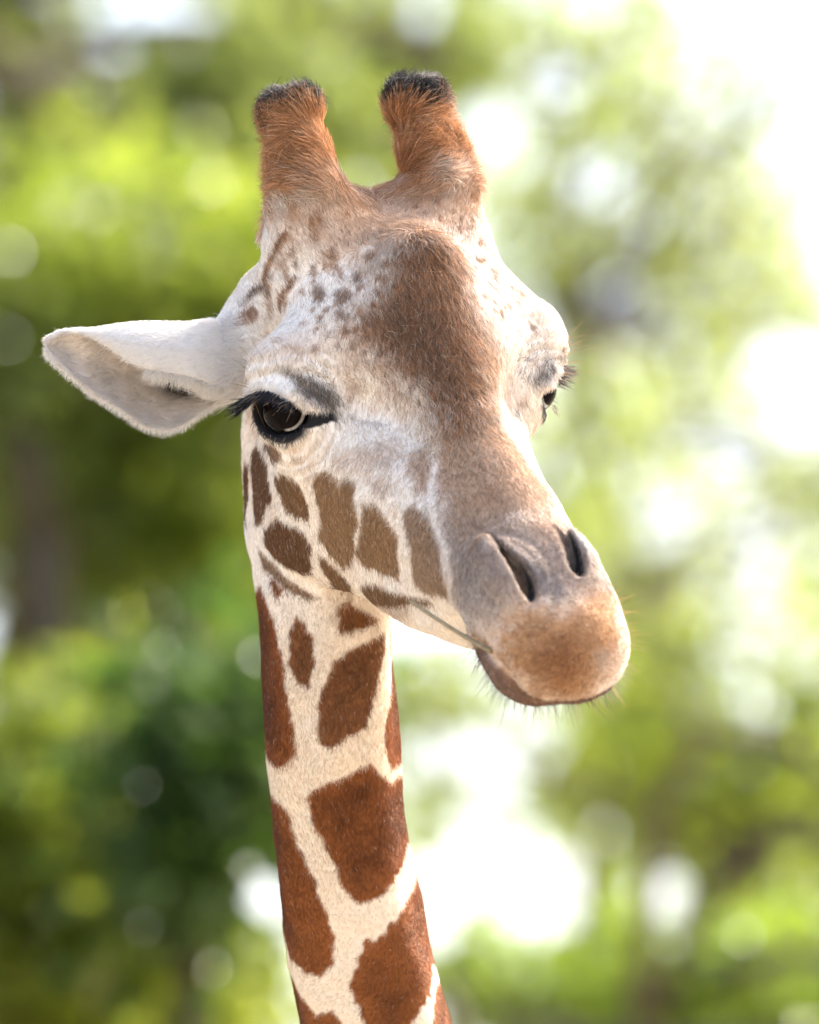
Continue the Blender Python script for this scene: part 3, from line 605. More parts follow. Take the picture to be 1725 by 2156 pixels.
def spline(pts, n):
    # Catmull-Rom through the rows of pts
    P = np.array(pts, float)
    P = np.vstack([2 * P[0] - P[1], P, 2 * P[-1] - P[-2]])
    out = []
    for i in range(1, len(P) - 2):
        t = np.linspace(0, 1, n, endpoint=False)[:, None]
        a, b, c, d = P[i - 1], P[i], P[i + 1], P[i + 2]
        out.append(0.5 * (2 * b + (c - a) * t + (2 * a - 5 * b + 4 * c - d) * t ** 2 + (3 * b - a - 3 * c + d) * t ** 3))
    out.append(P[-2][None])
    return np.concatenate(out)


NECK = spline([(700, 600, -310, 150), (684, 850, -320, 176), (676, 1060, -305, 168), (680, 1180, -290, 155), (685, 1350, -268, 140), (697, 1560, -265, 143),
               (712, 1750, -290, 140), (742, 1950, -320, 150), (782, 2156, -350, 158), (850, 2480, -410, 178)], 6)


def unit(v):
    v = np.asarray(v, float)
    return v / np.linalg.norm(v)


# eye frame in skull coordinates (right side; the left one mirrors l)
EYE_C = np.array([9.0, 293.0, 16.0]); EYE_R = 56.0
EYE_E = unit([0.35, 0.85, 0.25])                        # looking outwards
EYE_W = np.array([0.68, -0.45, 0.58]); EYE_W = unit(EYE_W - EYE_E * EYE_W.dot(EYE_E))   # towards the nose
EYE_U = np.cross(EYE_W, EYE_E)
if EYE_U[2] < 0:
    EYE_U = -EYE_U


def side(p, s):
    # the same place on the right (s = 1) or left (s = -1) half of the head; the left eye sits slightly closer to the middle
    p = np.asarray(p, float)
    return p if s > 0 else np.array([p[0], -(p[1] - 14.0), p[2]])


def eye_pt(w, u, e):
    return EYE_C + w * EYE_W + u * EYE_U + e * EYE_E


SLIT = [(705, 170, 84), (750, 168, 116), (808, 156, 122), (842, 118, 100), (868, 76, 80), (878, 0, 66)]
NOSTRILS = ((1, [(548, 92, 212, 7), (606, 98, 234, 14), (655, 88, 236, 20), (695, 84, 232, 18), (724, 83, 228, 8)]), (-1, [(530, -56, 222, 6), (570, -60, 234, 15), (618, -52, 240, 20), (660, -42, 240, 19), (688, -36, 238, 7)]))


def sculpt_body(h=6.0):
    c = Clay((380, 110, -640), (1420, 2420, 820), h)
    # skull
    c.ell(sk(-270, 0, 20), (210, 190, 180), 70)
    c.ell(sk(-95, 0, 95), (220, 230, 165), 80)
    c.scone((-110, 150, 80), (-62, 290, 60), 95, 78, 80)          # brow
    c.ell(sk(-170, 0, 215), (110, 80, 85), 70)                    # median horn
    c.cone(sk(-150, 0, 200), sk(60, 0, 150), 80, 70, 70)
    c.cone(sk(0, 0, 100), sk(400, 0, 120), 118, 84, 70)           # nasal bridge
    c.cone(sk(400, 0, 120), sk(650, 5, 135), 84, 104, 60)
    c.scone((20, 140, -60), (450, 55, 50), 110, 82, 80)          # cheeks
    c.sell((215, 105, -110), (350, 72, 172), 80, rot=[(.906, 0, .423), (0, 1, 0), (-.423, 0, .906)])
    c.sell((22, 138, -235), (210, 118, 205), 80)                  # masseter
    c.scone((60, 110, -275), (500, 48, -78), 97, 68, 80)         # lower jaw
    c.cone(sk(500, 0, -60), sk(700, 0, 28), 74, 52, 60)
    c.cone(sk(60, 215, -60), sk(260, 120, -30), 85, 85, 90); c.cone(sk(60, -150, -60), sk(260, -90, -30), 66, 70, 80)
    c.cone(sk(-260, -190, 112), sk(-90, -288, 80), 60, 64, 60)
    c.scone((430, 70, 60), (690, 92, 115), 75, 62, 70)
    # muzzle
    c.ell(sk(735, 5, 130), (146, 146, 112), 60)
    c.ell(sk(785, 62, 102), (85, 85, 82), 60); c.ell(sk(785, -55, 102), (85, 85, 82), 60)
    c.ell(sk(640, 105, 178), (95, 50, 72), 50); c.ell(sk(640, -62, 178), (95, 50, 72), 50)
    # eye orbit and lid mound
    for s in (1, -1):
        A = np.stack([EYE_W, EYE_U, EYE_E]) * np.array([1, s, 1]) @ SK
        c.ell(sk(*side((-10, 240, -10), s)), (95, 70, 90), 70)
        c.ell(sk(*side(EYE_C + EYE_E * -6, s)), (88, 74, 62), 40, A)
    # ossicones
    for s in (1, -1):
        pts = spline([(-320, 120, 120, 132), (-380, 152, 204, 84), (-452, 154, 238, 64), (-518, 150, 267, 50), (-554, 149, 279, 54), (-572, 148, 283, 55)], 6)
        c.chain([(*sk(f, s * l, d), r) for f, l, d, r in pts], 90)
    # ear roots
    c.scone((-330, 150, -110), (-262, 288, -168), 118, 68, 80)
    # neck
    c.chain(NECK, 45)
    # muscles and windpipe under the skin of the neck
    for dth, rr, rs, y0, y1 in ((-46, .80, .30, 1250, 2400), (38, .78, .34, 1300, 2400), (-4, .70, .36, 1240, 2400)):
        m = [(p[0] + math.sin(math.radians(dth + 8 * math.sin(p[1] / 170.0))) * p[3] * rr, p[1], p[2] + math.cos(math.radians(dth)) * p[3] * rr, p[3] * rs * (1 + .10 * math.sin(p[1] / 95.0 + dth))) for p in NECK if y0 < p[1] < y1]
        c.chain(m, 40)
    # upper lid folds
    for s in (1, -1):
        pts = [side(eye_pt(w, u, e), s) for w, u, e in ((-66, 27, 26), (-36, 49, 42), (2, 55, 47), (42, 42, 44), (78, 15, 34))]
        for p, q in zip(pts[:-1], pts[1:]):
            c.cone(sk(*p), sk(*q), 17, 17, 22)
        # eye opening
        A = np.stack([EYE_W, EYE_U, EYE_E]) * np.array([1, s, 1]) @ SK
        c.ell(sk(*side(eye_pt(4, -2 if s > 0 else 3, 40), s)), (67, 46 if s > 0 else 52, 56), 12, A, cut=True)
        c.ell(sk(*side(eye_pt(72, 0, 46), s)), (44, 12, 18), 16, A, cut=True)
    # mouth: lower lip, then the slit
    lip = spline([(660, 100, 48), (705, 108, 76), (752, 98, 80), (772, 76, 62), (770, 45, 56), (768, 0, 52)], 4)
    for s in (1, -1):
        for p, q in zip(lip[:-1], lip[1:]):
            c.cone(sk(p[0], s * p[1] * .92, p[2]), sk(q[0], s * q[1] * .92, q[2]), 24, 24, 40)
    slit = spline(SLIT, 5)
    for s in (1, -1):
        for p, q in zip(slit[:-1], slit[1:]):
            c.cone(sk(p[0], s * p[1], p[2]), sk(q[0], s * q[1], q[2]), 9, 9, 12, cut=True)
    c.chain([(*sk(548, 112, 200), 16), (*sk(600, 122, 216), 24), (*sk(660, 120, 214), 26), (*sk(712, 108, 206), 18)], 26)
    c.chain([(*sk(560, -84, 205), 14), (*sk(620, -82, 218), 20), (*sk(680, -66, 216), 16)], 26)
    # nostrils
    for sg, pts in NOSTRILS:
        pp = spline(pts, 4)
        for p, q in zip(pp[:-1], pp[1:]):
            c.cone(sk(*p[:3]), sk(*q[:3]), p[3], q[3], 10, cut=True)
            a = p[:3]; in_ = np.array([-40, -16, -58]) * min(1, p[3] / 14)
            c.cone(sk(*a), sk(*(a + in_)), p[3] * .95, p[3] * .85, 8, cut=True)
    return c


# ------------------------------------------------------------------ ear sheet (right ear), portrait frame
EAR_ROWS = [  # x, y of the top, y of the folded front margin, y of the lower margin
    (492, 712, 780, 820), (470, 692, 795, 836), (447, 676.0, 808, 850.0), (421, 676.6, 799, 868), (389, 680, 789.5, 890.5), (357, 679.5, 784, 903), (325, 679, 778.5, 901.5),
    (293, 680, 769, 889), (261, 682.5, 753.5, 868), (229, 688, 730.5, 848), (197, 692, 712, 828), (165, 693.6, 698.5, 801.8),
    (133, 697, 697.8, 775), (110.6, 703.8, 704.5, 755), (94.6, 713.5, 714.5, 735)]


def ear_grid(nv=28, ns=60):
    R = spline(EAR_ROWS, 6)
    rows = []
    for i, (x, yt, ye, yl) in enumerate(R):
        s = i / (len(R) - 1)
        hgt = yl - yt
        dep = np.interp(s, [0, .15, .5, .8, 1], [95, 95, 75, 35, 6])
        fold = np.clip((ye - yt) / 100.0, 0, 1)
        t0 = -112 + 10 * s
        root = np.interp(s, [0, .24], [.3, 1])
        dep *= root; fold *= root
        key = [(ye, t0 + 62 * fold + 12 * (1 - s)), (yt + .5 * (ye - yt), t0 + 58 * fold + 8), (yt + .06 * hgt * fold, t0 + 30 * fold),
               (yt, t0 - 8), (yt + .16 * hgt, t0 - dep * .55), (yt + .48 * hgt, t0 - dep * .75), (yt + .75 * hgt, t0 - dep * .45),
               (yl - .06 * hgt, t0 - 6), (yl, t0 + 12)]
        cv = spline(key, 5)
        d = np.concatenate([[0], np.cumsum(np.linalg.norm(np.diff(cv, axis=0), axis=1))])
        u = np.linspace(0, d[-1], nv)
        rows.append(np.stack([np.full(nv, x), np.interp(u, d, cv[:, 0]), np.interp(u, d, cv[:, 1])], 1))
    return np.array(rows)


def shell(G, th):
    # closed thin sheet from a grid of points
    a, b = G.shape[:2]
    du = np.gradient(G, axis=0); dv = np.gradient(G, axis=1)
    N = np.cross(du, dv); N /= np.linalg.norm(N, axis=2)[..., None] + 1e-9
    edge = np.ones((a, b)); edge[-1] = .4; edge[:, 0] = .6; edge[:, -1] = .6
    A = G + N * th * .5 * edge[..., None]; B = G - N * th * .5 * edge[..., None]
    V = np.concatenate([A.reshape(-1, 3), B.reshape(-1, 3)])
    id_ = np.arange(a * b).reshape(a, b); off = a * b
    F = []
    q = np.stack([id_[:-1, :-1], id_[1:, :-1], id_[1:, 1:], id_[:-1, 1:]], -1).reshape(-1, 4)
    F.append(q); F.append(q[:, ::-1] + off)
    def strip(r):
        return np.stack([r[:-1], r[1:], r[1:] + off, r[:-1] + off], 1)
    F.append(strip(id_[:, 0])[:, ::-1]); F.append(strip(id_[:, -1])); F.append(strip(id_[0])); F.append(strip(id_[-1])[:, ::-1])
    return V, np.concatenate(F)


def mirror_pts(P, l_shift=0.0):
    q = to_sk(P); q[..., 1] *= -1
    return E0 + q @ SK
# ------------------------------------------------------------------ coat colours (reflectance)
HUE = {k: np.array(v) for k, v in dict(
    white=(.82, .785, .745), cream=(.80, .732, .66), neck_cream=(.75, .63, .49), crown=(.50, .335, .22), tan=(.40, .262, .168),
    forehead=(.27, .132, .058), forehead_dark=(.10, .06, .04), brown=(.30, .17, .09), brow=(.10, .078, .06),
    grey=(.34, .275, .23), grey_dark=(.13, .115, .115), nosetone=(.30, .222, .172), orange=(.40, .21, .088), rust=(.18, .073, .028), liplower=(.15, .08, .055),
    nostril_shade=(.035, .034, .036), cheek=(.275, .168, .092), cheek_mid=(.20, .112, .056), cheek_dark=(.145, .072, .034),
    spot=(.24, .15, .10), spot_red=(.30, .165, .09), black=(.012, .012, .015), neck=(.18, .058, .015), neck_grey=(.155, .062, .022),
    horn=(.43, .215, .092), horn_black=(.022, .02, .02)).items()}

NOISE_K = [(rng.normal(size=(7, 3)), rng.uniform(0, 6.28, 7)) for _ in range(4)]


def noise(p, scale, ch=0):
    k, ph = NOISE_K[ch]
    a = np.zeros(len(p))
    for i in range(7):
        a += np.sin(p @ (k[i] / scale) + ph[i] + 1.3 * np.sin(p @ (np.roll(k[i], 1) / (scale * 1.7))))
    return a / 3.2


def poly_dist(P, poly):
    # signed distance (positive inside) of 2-D points to a closed outline
    n = len(poly); d2 = np.full(len(P), 1e12); ins = np.zeros(len(P), bool)
    for i in range(n):
        a = poly[i]; b = poly[(i + 1) % n]; ab = b - a
        L2 = ab @ ab + 1e-9
        t = np.clip(((P - a) @ ab) / L2, 0, 1)
        d2 = np.minimum(d2, ((P - a - t[:, None] * ab) ** 2).sum(1))
        if a[1] != b[1]:
            cr = ((a[1] > P[:, 1]) != (b[1] > P[:, 1])) & (P[:, 0] < (b[0] - a[0]) * (P[:, 1] - a[1]) / (b[1] - a[1]) + a[0])
            ins ^= cr
    d = np.sqrt(d2)
    return np.where(ins, d, -d)


def sstep(x):
    x = np.clip(x, 0, 1)
    return x * x * (3 - 2 * x)


HORN_AX = []
for s_ in (1, -1):
    HORN_AX.append((sk(-380, s_ * 152, 204), sk(-580, s_ * 148, 285)))


def horn_param(P):
    # (height along the nearer ossicone 0..1, distance from its axis, which one)
    best = None
    for i, (a, b) in enumerate(HORN_AX):
        ab = b - a
        u = ((P - a) @ ab) / (ab @ ab)
        d = np.linalg.norm(P - a - u[:, None] * ab, axis=1)
        if best is None:
            best = [u, d, np.zeros(len(P), int)]
        else:
            m = d < best[1]
            best = [np.where(m, u, best[0]), np.where(m, d, best[1]), np.where(m, i, best[2])]
    return best


def neck_param(P):
    cx = np.interp(P[:, 1], NECK[:, 1], NECK[:, 0]); ct = np.interp(P[:, 1], NECK[:, 1], NECK[:, 2]); r = np.interp(P[:, 1], NECK[:, 1], NECK[:, 3])
    dx, dt = P[:, 0] - cx, P[:, 2] - ct
    return np.degrees(np.arctan2(dx, dt)), np.hypot(dx, dt) / r, r


def back_cells():
    g = np.random.default_rng(21)
    out = []
    for j in range(-2, 16):
        for i in range(6):
            out.append((-180 + 60 * (i + .5 * (j % 2)) + g.uniform(-14, 14), 950 + 190 * j + g.uniform(-45, 45)))
    return np.array(out)


CELLS = back_cells()


_fg = np.random.default_rng(41)
FRECKLES = [(_fg.uniform(-330, -40), _fg.choice([-1, 1]) * _fg.uniform(45, 270), 150, _fg.uniform(4.5, 12)) for _ in range(150)]


def coat(P, N, wob=None):
    """reflectance of the hide at points P (portrait frame) with outward normals N"""
    S = to_sk(P); n = len(P)
    Ns = N @ SK.T
    thn, rel, rad = neck_param(P)
    nk = (P[:, 1] > 1020) & (rel < 1.22) & (S[:, 2] < -150)
    C = np.tile(HUE['cream'], (n, 1))
    w = sstep((P[:, 1] - 1150) / 300.0) * nk
    C += (HUE['neck_cream'] - C) * w[:, None]
    # mottling of the pale face
    m = sstep((noise(P, 46, 0) + .1) * .6) * (.30 + .25 * sstep((-S[:, 0] - 120) / 120)) * (~nk)
    C += (HUE['tan'] * 1.25 - C) * m[:, None]
    m = sstep((noise(P, 15, 1) - .55) * .8) * .30 * (~nk)
    C += (HUE['brown'] * 1.5 - C) * m[:, None]
    rag = noise(P, 6.5, 2); rag2 = noise(P, 24, 3)
    for name, soft, nz, op, poly in MARKS:
        Q = np.array(poly, float)
        c = Q.mean(0); R = np.linalg.norm(Q - c, axis=1).max()
        mir = (1,)
        if name.startswith('cheek') and c[1] > 40:
            mir = (1, -1)
        for sg in mir:
            Sm = S * np.array([1, sg, 1]); 
            near = np.linalg.norm(Sm - c, axis=1) < R + 3 * soft + 12
            if sg < 0:
                near &= S[:, 1] < -30
            if not near.any():
                continue
            u, sv, vt = np.linalg.svd(Q - c)
            nn = vt[2]
            ids = np.where(near)[0]
            q = Sm[ids] - c
            Nm = Ns[ids] * np.array([1, sg, 1])
            off = q @ nn
            o3 = (Q - c) @ nn
            facing = Nm @ nn
            # the outline lies on the hide: decide which way its plane faces from the nearest hide points
            r2 = np.linalg.norm(q, axis=1)
            sgn = 1.0 if facing[r2 < max(R * .9, r2.min() + 4)].mean() > 0 else -1.0
            ok = (facing * sgn > -0.22) & (np.abs(off) < 34 + np.abs(o3).max() * 1.2)
            if not ok.any():
                continue
            ids = ids[ok]; q = q[ok]
            d = poly_dist(np.stack([q @ vt[0], q @ vt[1]], 1), np.stack([(Q - c) @ vt[0], (Q - c) @ vt[1]], 1))
            d = d + nz * (.28 * rag[ids] + .30 * rag2[ids])
            if wob is not None:
                d = d + wob[ids] * min(soft + 2, 30) * .55
            a = sstep(.5 + d / (2.0 * soft)) * op
            C[ids] += (HUE[name] - C[ids]) * a[:, None]
    # lower lip, darker than the chin
    sd = np.interp(S[:, 0], [p[0] for p in SLIT], [p[2] for p in SLIT])
    a = sstep((sd - 2 - S[:, 2]) / 10.0) * sstep((S[:, 0] - 690) / 40.0) * (P[:, 1] < 1560) * (P[:, 0] > 950) * .9
    C += (HUE['liplower'] - C) * a[:, None]
    # inside of the nostrils: shade of the holes painted in, darker with depth
    for sg, pts in NOSTRILS:
        for q in spline(pts, 5):
            dd = S - q[:3]
            a = sstep((q[3] + 16 - np.linalg.norm(dd * np.array([1, 1, .35]), axis=1)) / 8.0) * sstep((-dd[:, 2] - 5) / 24.0) * (S[:, 2] > 90)
            C += (HUE['nostril_shade'] - C) * a[:, None]
    # freckles over the top of the head
    for ff, ll, dd_, rr in FRECKLES:
        q = S - np.array([ff, ll, dd_]); r = np.hypot(q[:, 0], q[:, 1])
        a = sstep((rr - r + 3.0 * rag) / 5.0) * (S[:, 2] > 40) * .7 * (np.abs(q[:, 2]) < 160)
        C += (HUE['spot_red'] - C) * a[:, None]
    # bare black skin round the eyes, running out to the tear duct
    for s_ in (1, -1):
        q = S - side(EYE_C, s_); m3 = np.array([1, s_, 1])
        w, uu, e = q @ (EYE_W * m3), q @ (EYE_U * m3), q @ (EYE_E * m3)
        up = np.where(uu > -4, 48.0, 62.0)
        f = 1 - np.hypot((w - 4) / 76.0, (uu + 4) / up)
        f = np.maximum(f, np.where((w > 30) & (s_ > 0), .55 * (1 - np.abs(uu + 4 + (w - 60) * .06) / np.maximum(34 - (w - 50) * .42, .5)), -1.0))
        a = sstep(.5 + f * 7 + .12 * rag) * sstep((e + 30) / 20.0)
        C += (HUE['black'] - C) * a[:, None]
    # neck patches
    ids = np.where(nk | ((P[:, 1] > 1350) & (rel < 1.5)))[0]
    if len(ids):
        A = np.stack([thn[ids] * rad[ids] * math.pi / 180, P[ids, 1]], 1)
        for name, soft, nz, poly in NECK_MARKS:
            Q = np.array(poly, float)
            rr = np.interp(Q[:, 1], NECK[:, 1], NECK[:, 3])
            Q2 = np.stack([Q[:, 0] * rr * math.pi / 180, Q[:, 1]], 1)
            d = poly_dist(A, Q2) + nz * (.42 * rag[ids] + .38 * rag2[ids])
            if wob is not None:
                d = d + wob[ids] * (soft + 2) * .6
            a = sstep(.5 + d / (2.0 * soft))
            core = sstep(d / 50.0) * .62 * sstep(noise(P[ids], 48, 1) * .5 + .62) + .10 * noise(P[ids], 12, 0)
            colr = HUE[name] * np.clip(1.22 - .85 * core, .3, 1.6)[:, None]
            C[ids] += (colr - C[ids]) * a[:, None]
        # round the back of the neck and below the picture: the same network of patches
        X = A.copy()
        d1 = np.full(len(ids), 1e9); d2 = np.full(len(ids), 1e9)
        for cth, cy in CELLS:
            for wrap in (-360, 0, 360):
                r_ = np.interp(cy, NECK[:, 1], NECK[:, 3])
                dd = np.hypot((X[:, 0] - (cth + wrap) * r_ * math.pi / 180) * 1.15, (X[:, 1] - cy) * .8)
                d2 = np.where(dd < d1, d1, np.minimum(d2, dd)); d1 = np.minimum(d1, dd)
        a = sstep(.5 + ((d2 - d1) * .5 - 17 + 3 * rag[ids]) / 8.0)
        a = a * np.maximum(sstep((np.abs(thn[ids]) - 112) / 8.0), sstep((P[ids, 1] - 2360) / 20.0))
        C[ids] += (HUE['neck'] - C[ids]) * a[:, None]
    # ossicones
    u, d, wh = horn_param(P)
    hm = (u > -.62) & (d < 170)
    a = sstep((u + .24 + .14 * rag2) / .5) * (d < 150) * hm
    C += (HUE['horn'] - C) * a[:, None]
    a = sstep((u - .86 + .06 * rag2) / .10) * hm
    C += (HUE['horn_black'] - C) * a[:, None]
    # bare worn tops
    for s_, (ff, ll, dd_) in ((1, (-606, 150, 322)), (-1, (-618, -150, 318))):
        a = sstep(1.25 - np.linalg.norm(P - sk(ff, ll, dd_), axis=1) / 30.0) * hm * .6
        C += (np.array([.42, .38, .35]) - C) * a[:, None]
    # ear roots are plain white
    a = sstep((140 - np.minimum(np.linalg.norm(P - sk(-262, 288, -168), axis=1), np.linalg.norm(P - sk(-262, -288, -168), axis=1))) / 70.0) * .9
    C += (HUE['white'] - C) * a[:, None]
    return np.clip(C, 0.003, .85)
# ------------------------------------------------------------------ materials of the animal
def attr_material(name, attr, rough=.7, bump=0.0, spec=.2, scale=900.0, trans=0.0):
    m = bpy.data.materials.new(name); m.use_nodes = True
    nt = m.node_tree; b = nt.nodes['Principled BSDF']
    a = nt.nodes.new('ShaderNodeAttribute'); a.attribute_name = attr
    nt.links.new(a.outputs['Color'], b.inputs['Base Color'])
    b.inputs['Roughness'].default_value = rough
    b.inputs['Specular IOR Level'].default_value = spec
    if bump:
        t = nt.nodes.new('ShaderNodeTexNoise'); t.inputs['Scale'].default_value = scale; t.inputs['Detail'].default_value = 3
        co = nt.nodes.new('ShaderNodeTexCoord'); nt.links.new(co.outputs['Object'], t.inputs['Vector'])
        bp = nt.nodes.new('ShaderNodeBump'); bp.inputs['Strength'].default_value = bump; bp.inputs['Distance'].default_value = .002
        nt.links.new(t.outputs['Fac'], bp.inputs['Height']); nt.links.new(bp.outputs['Normal'], b.inputs['Normal'])
    return m


def set_color(me, name, C, domain='POINT'):
    at = me.attributes.new(name, 'FLOAT_COLOR', domain)
    at.data.foreach_set('color', np.concatenate([C, np.ones((len(C), 1))], 1).astype(np.float32).ravel())


def vert_normals(P, F):
    fn = np.cross(P[F[:, 2]] - P[F[:, 0]], P[F[:, 3]] - P[F[:, 1]])
    N = np.zeros_like(P)
    for k in range(4):
        for a in range(3):
            N[:, a] += np.bincount(F[:, k], weights=fn[:, a], minlength=len(P))
    return N / (np.linalg.norm(N, axis=1)[:, None] + 1e-12)


hide_mat = attr_material('hide', 'coat', .75, .25, .15)
fur_mat = bpy.data.materials.new('fur'); fur_mat.use_nodes = True
_nt = fur_mat.node_tree; _b = _nt.nodes['Principled BSDF']
_a = _nt.nodes.new('ShaderNodeAttribute'); _a.attribute_name = 'coat'
_nt.links.new(_a.outputs['Color'], _b.inputs['Base Color'])
_b.inputs['Roughness'].default_value = .55; _b.inputs['Specular IOR Level'].default_value = .25
_tr = _nt.nodes.new('ShaderNodeBsdfTranslucent'); _nt.links.new(_a.outputs['Color'], _tr.inputs['Color'])
_mx = _nt.nodes.new('ShaderNodeMixShader'); _mx.inputs[0].default_value = .30
_nt.links.new(_b.outputs[0], _mx.inputs[1]); _nt.links.new(_tr.outputs[0], _mx.inputs[2])
_nt.links.new(_mx.outputs[0], _nt.nodes['Material Output'].inputs['Surface'])
scene.render.hair_type = 'STRIP'


def hair(name, pts, rad, colr, mat, parent, kind=None):
    """pts (n, k, 3) in the portrait frame, rad (n,) root radius in the same units, colr (n, 3)"""
    n, k = pts.shape[:2]
    c = bpy.data.hair_curves.new(name)
    c.add_curves([k] * n)
    c.position_data.foreach_set('vector', to_world(pts.reshape(-1, 3)).astype(np.float32).ravel())
    taper = np.linspace(1, .12, k) ** .8
    r = c.attributes.get('radius') or c.attributes.new('radius', 'FLOAT', 'POINT')
    r.data.foreach_set('value', (rad[:, None] * taper[None] * U).astype(np.float32).ravel())
    at = c.attributes.new('coat', 'FLOAT_COLOR', 'CURVE')
    at.data.foreach_set('color', np.concatenate([colr, np.ones((n, 1))], 1).astype(np.float32).ravel())
    c.materials.append(mat)
    o = bpy.data.objects.new(name, c)
    col.objects.link(o)
    if parent is not None:
        o.parent = parent
    if kind:
        o['kind'] = kind
    return o


def strands(root, tang, nrm, length, lift, curl, k):
    """hairs that leave along nrm and bend over to tang"""
    u = np.linspace(0, 1, k)[None, :, None]
    L = length[:, None, None]
    side = np.cross(nrm, tang)
    cv = curl[:, None, None]
    along = tang[:, None] * (u * .35 + .65 * u ** 1.6)
    up = nrm[:, None] * lift[:, None, None] * (u - .45 * u ** 2)
    sd = side[:, None] * cv * u ** 2
    return root[:, None] + L * (along + up + sd) - nrm[:, None] * 1.0


def scatter(P, F, N, dens, count, g):
    """roots spread over the quads in proportion to area times dens (per vertex)"""
    T = np.concatenate([F[:, [0, 1, 2]], F[:, [0, 2, 3]]])
    A = np.linalg.norm(np.cross(P[T[:, 1]] - P[T[:, 0]], P[T[:, 2]] - P[T[:, 0]]), axis=1) * dens[T].mean(1)
    cum = np.cumsum(A); cum /= cum[-1]
    t = T[np.searchsorted(cum, g.random(count))]
    r1 = np.sqrt(g.random(count)); r2 = g.random(count)
    w = np.stack([1 - r1, r1 * (1 - r2), r1 * r2], 1)
    X = (P[t] * w[..., None]).sum(1)
    n = (N[t] * w[..., None]).sum(1)
    return X, n / (np.linalg.norm(n, axis=1)[:, None] + 1e-9)


def tangent(v, n):
    v = v - n * (v * n).sum(1)[:, None]
    return v / (np.linalg.norm(v, axis=1)[:, None] + 1e-6)


ear_mat = attr_material('ear_skin', 'coat', .75, .25, .1)
_nt = ear_mat.node_tree; _b = _nt.nodes['Principled BSDF']; _a = [n_ for n_ in _nt.nodes if n_.type == 'ATTRIBUTE'][0]
_tr = _nt.nodes.new('ShaderNodeBsdfTranslucent'); _nt.links.new(_a.outputs['Color'], _tr.inputs['Color'])
_mx = _nt.nodes.new('ShaderNodeMixShader'); _mx.inputs[0].default_value = .3
_nt.links.new(_b.outputs[0], _mx.inputs[1]); _nt.links.new(_tr.outputs[0], _mx.inputs[2]); _nt.links.new(_mx.outputs[0], _nt.nodes['Material Output'].inputs['Surface'])

# ------------------------------------------------------------------ the giraffe
ground_z = 0.0
gir = empty('giraffe', (0.1, 0.1, 0.0))
tag(gir, 'tall brown and cream patterned giraffe looking to the right with a stem in its mouth', 'giraffe')
bpy.context.view_layer.update()
INV = Matrix.Translation((-0.1, -0.1, 0.0))


def adopt(o):
    # keep world coordinates in the mesh data while parented to the empty at the animal's feet
    o.parent = gir
    o.matrix_parent_inverse = INV
    return o


clay = sculpt_body(H_SCULPT)
BP, BF = clay.mesh()
BP = relax(BP, BF, 2)
BN = vert_normals(BP, BF)
# wrinkles that run round the eyes and over the brows, folds on the muzzle and loose skin on the neck
_S = to_sk(BP); _dz = np.zeros(len(BP))
for s_ in (1, -1):
    q = _S - side(EYE_C, s_); r_ = np.linalg.norm(q, axis=1)
    win = sstep((r_ - 74) / 16.0) * sstep((185 - r_) / 70.0) * (.45 + .55 * sstep(.5 + noise(BP, 40, 2)))
    _dz += win * 1.7 * np.sin(r_ / 3.1 + 2.2 * noise(BP, 55, 0))
q = _S - np.array([650, 96, 225]); r_ = np.linalg.norm(q * np.array([.62, 1, .6]), axis=1)
_dz += sstep((r_ - 44) / 14.0) * sstep((120 - r_) / 50.0) * 1.0 * np.sin(r_ / 4.4 + 1.6 * noise(BP, 40, 1)) * (_S[:, 1] > 0)
_th, _rel, _r = neck_param(BP)
_nk = sstep((BP[:, 1] - 1250) / 150.0) * (_rel < 1.25)
_dz += _nk * (2.6 * noise(BP * np.array([1, .35, 1]), 34, 3) + 1.2 * noise(BP * np.array([.6, 1, .6]), 16, 1))
_dz += (1 - _nk) * (1.6 * noise(BP, 30, 2) + .5 * noise(BP, 11, 0))
BP = BP + BN * _dz[:, None]
BN = vert_normals(BP, BF)
# trunk, legs and tail, below and behind the picture, in world metres
nb = to_world(NECK[-1, :3])
big = Clay(nb + np.array([-.75, -.5, -nb[2] - .1]), nb + np.array([.95, 2.3, .3]), .03)
sh = nb + np.array([-.22, .80, -1.20])
rp = sh + np.array([.10, 1.0, -.22])
big.chain([(*(nb + np.array([0, 0, -.015])), .068), (*(nb + np.array([-.03, .15, -.32])), .115), (*(sh + np.array([.05, -.26, .36])), .18), (*(sh + np.array([0, 0, -.1])), .29)], .12)
big.chain([(*(sh + np.array([0, 0, -.12])), .32), (*(sh + np.array([.04, .5, -.22])), .37), (*(rp + np.array([0, 0, -.02])), .31)], .12)
for sx in (-1, 1):
    fx, fy = sh[0] + sx * .19, sh[1] - .04
    big.chain([(fx, fy, sh[2] - .2, .15), (fx, fy - .03, sh[2] - .85, .10), (fx, fy, 1.02, .066), (fx, fy + .01, .92, .06), (fx, fy + .02, .25, .042), (fx, fy - .03, .10, .055), (fx, fy - .05, .05, .075)], .08)
    hx, hy = rp[0] + sx * .18, rp[1] + .05
    big.chain([(hx, hy, rp[2] - .1, .20), (hx, hy - .16, rp[2] - .75, .12), (hx, hy + .14, 1.06, .066), (hx, hy + .12, .28, .044), (hx, hy + .06, .10, .055), (hx, hy + .03, .05, .075)], .08)
big.chain([(rp[0], rp[1] + .28, rp[2] + .08, .05), (rp[0], rp[1] + .38, rp[2] - .25, .025), (rp[0], rp[1] + .38, rp[2] - .85, .04)], .05)
QP, QF = big.mesh()
QP = relax(QP, QF, 2)
cg = np.random.default_rng(77)
seeds = cg.uniform(QP.min(0), QP.max(0), (420, 3))
d1 = np.full(len(QP), 9.0); d2 = np.full(len(QP), 9.0)
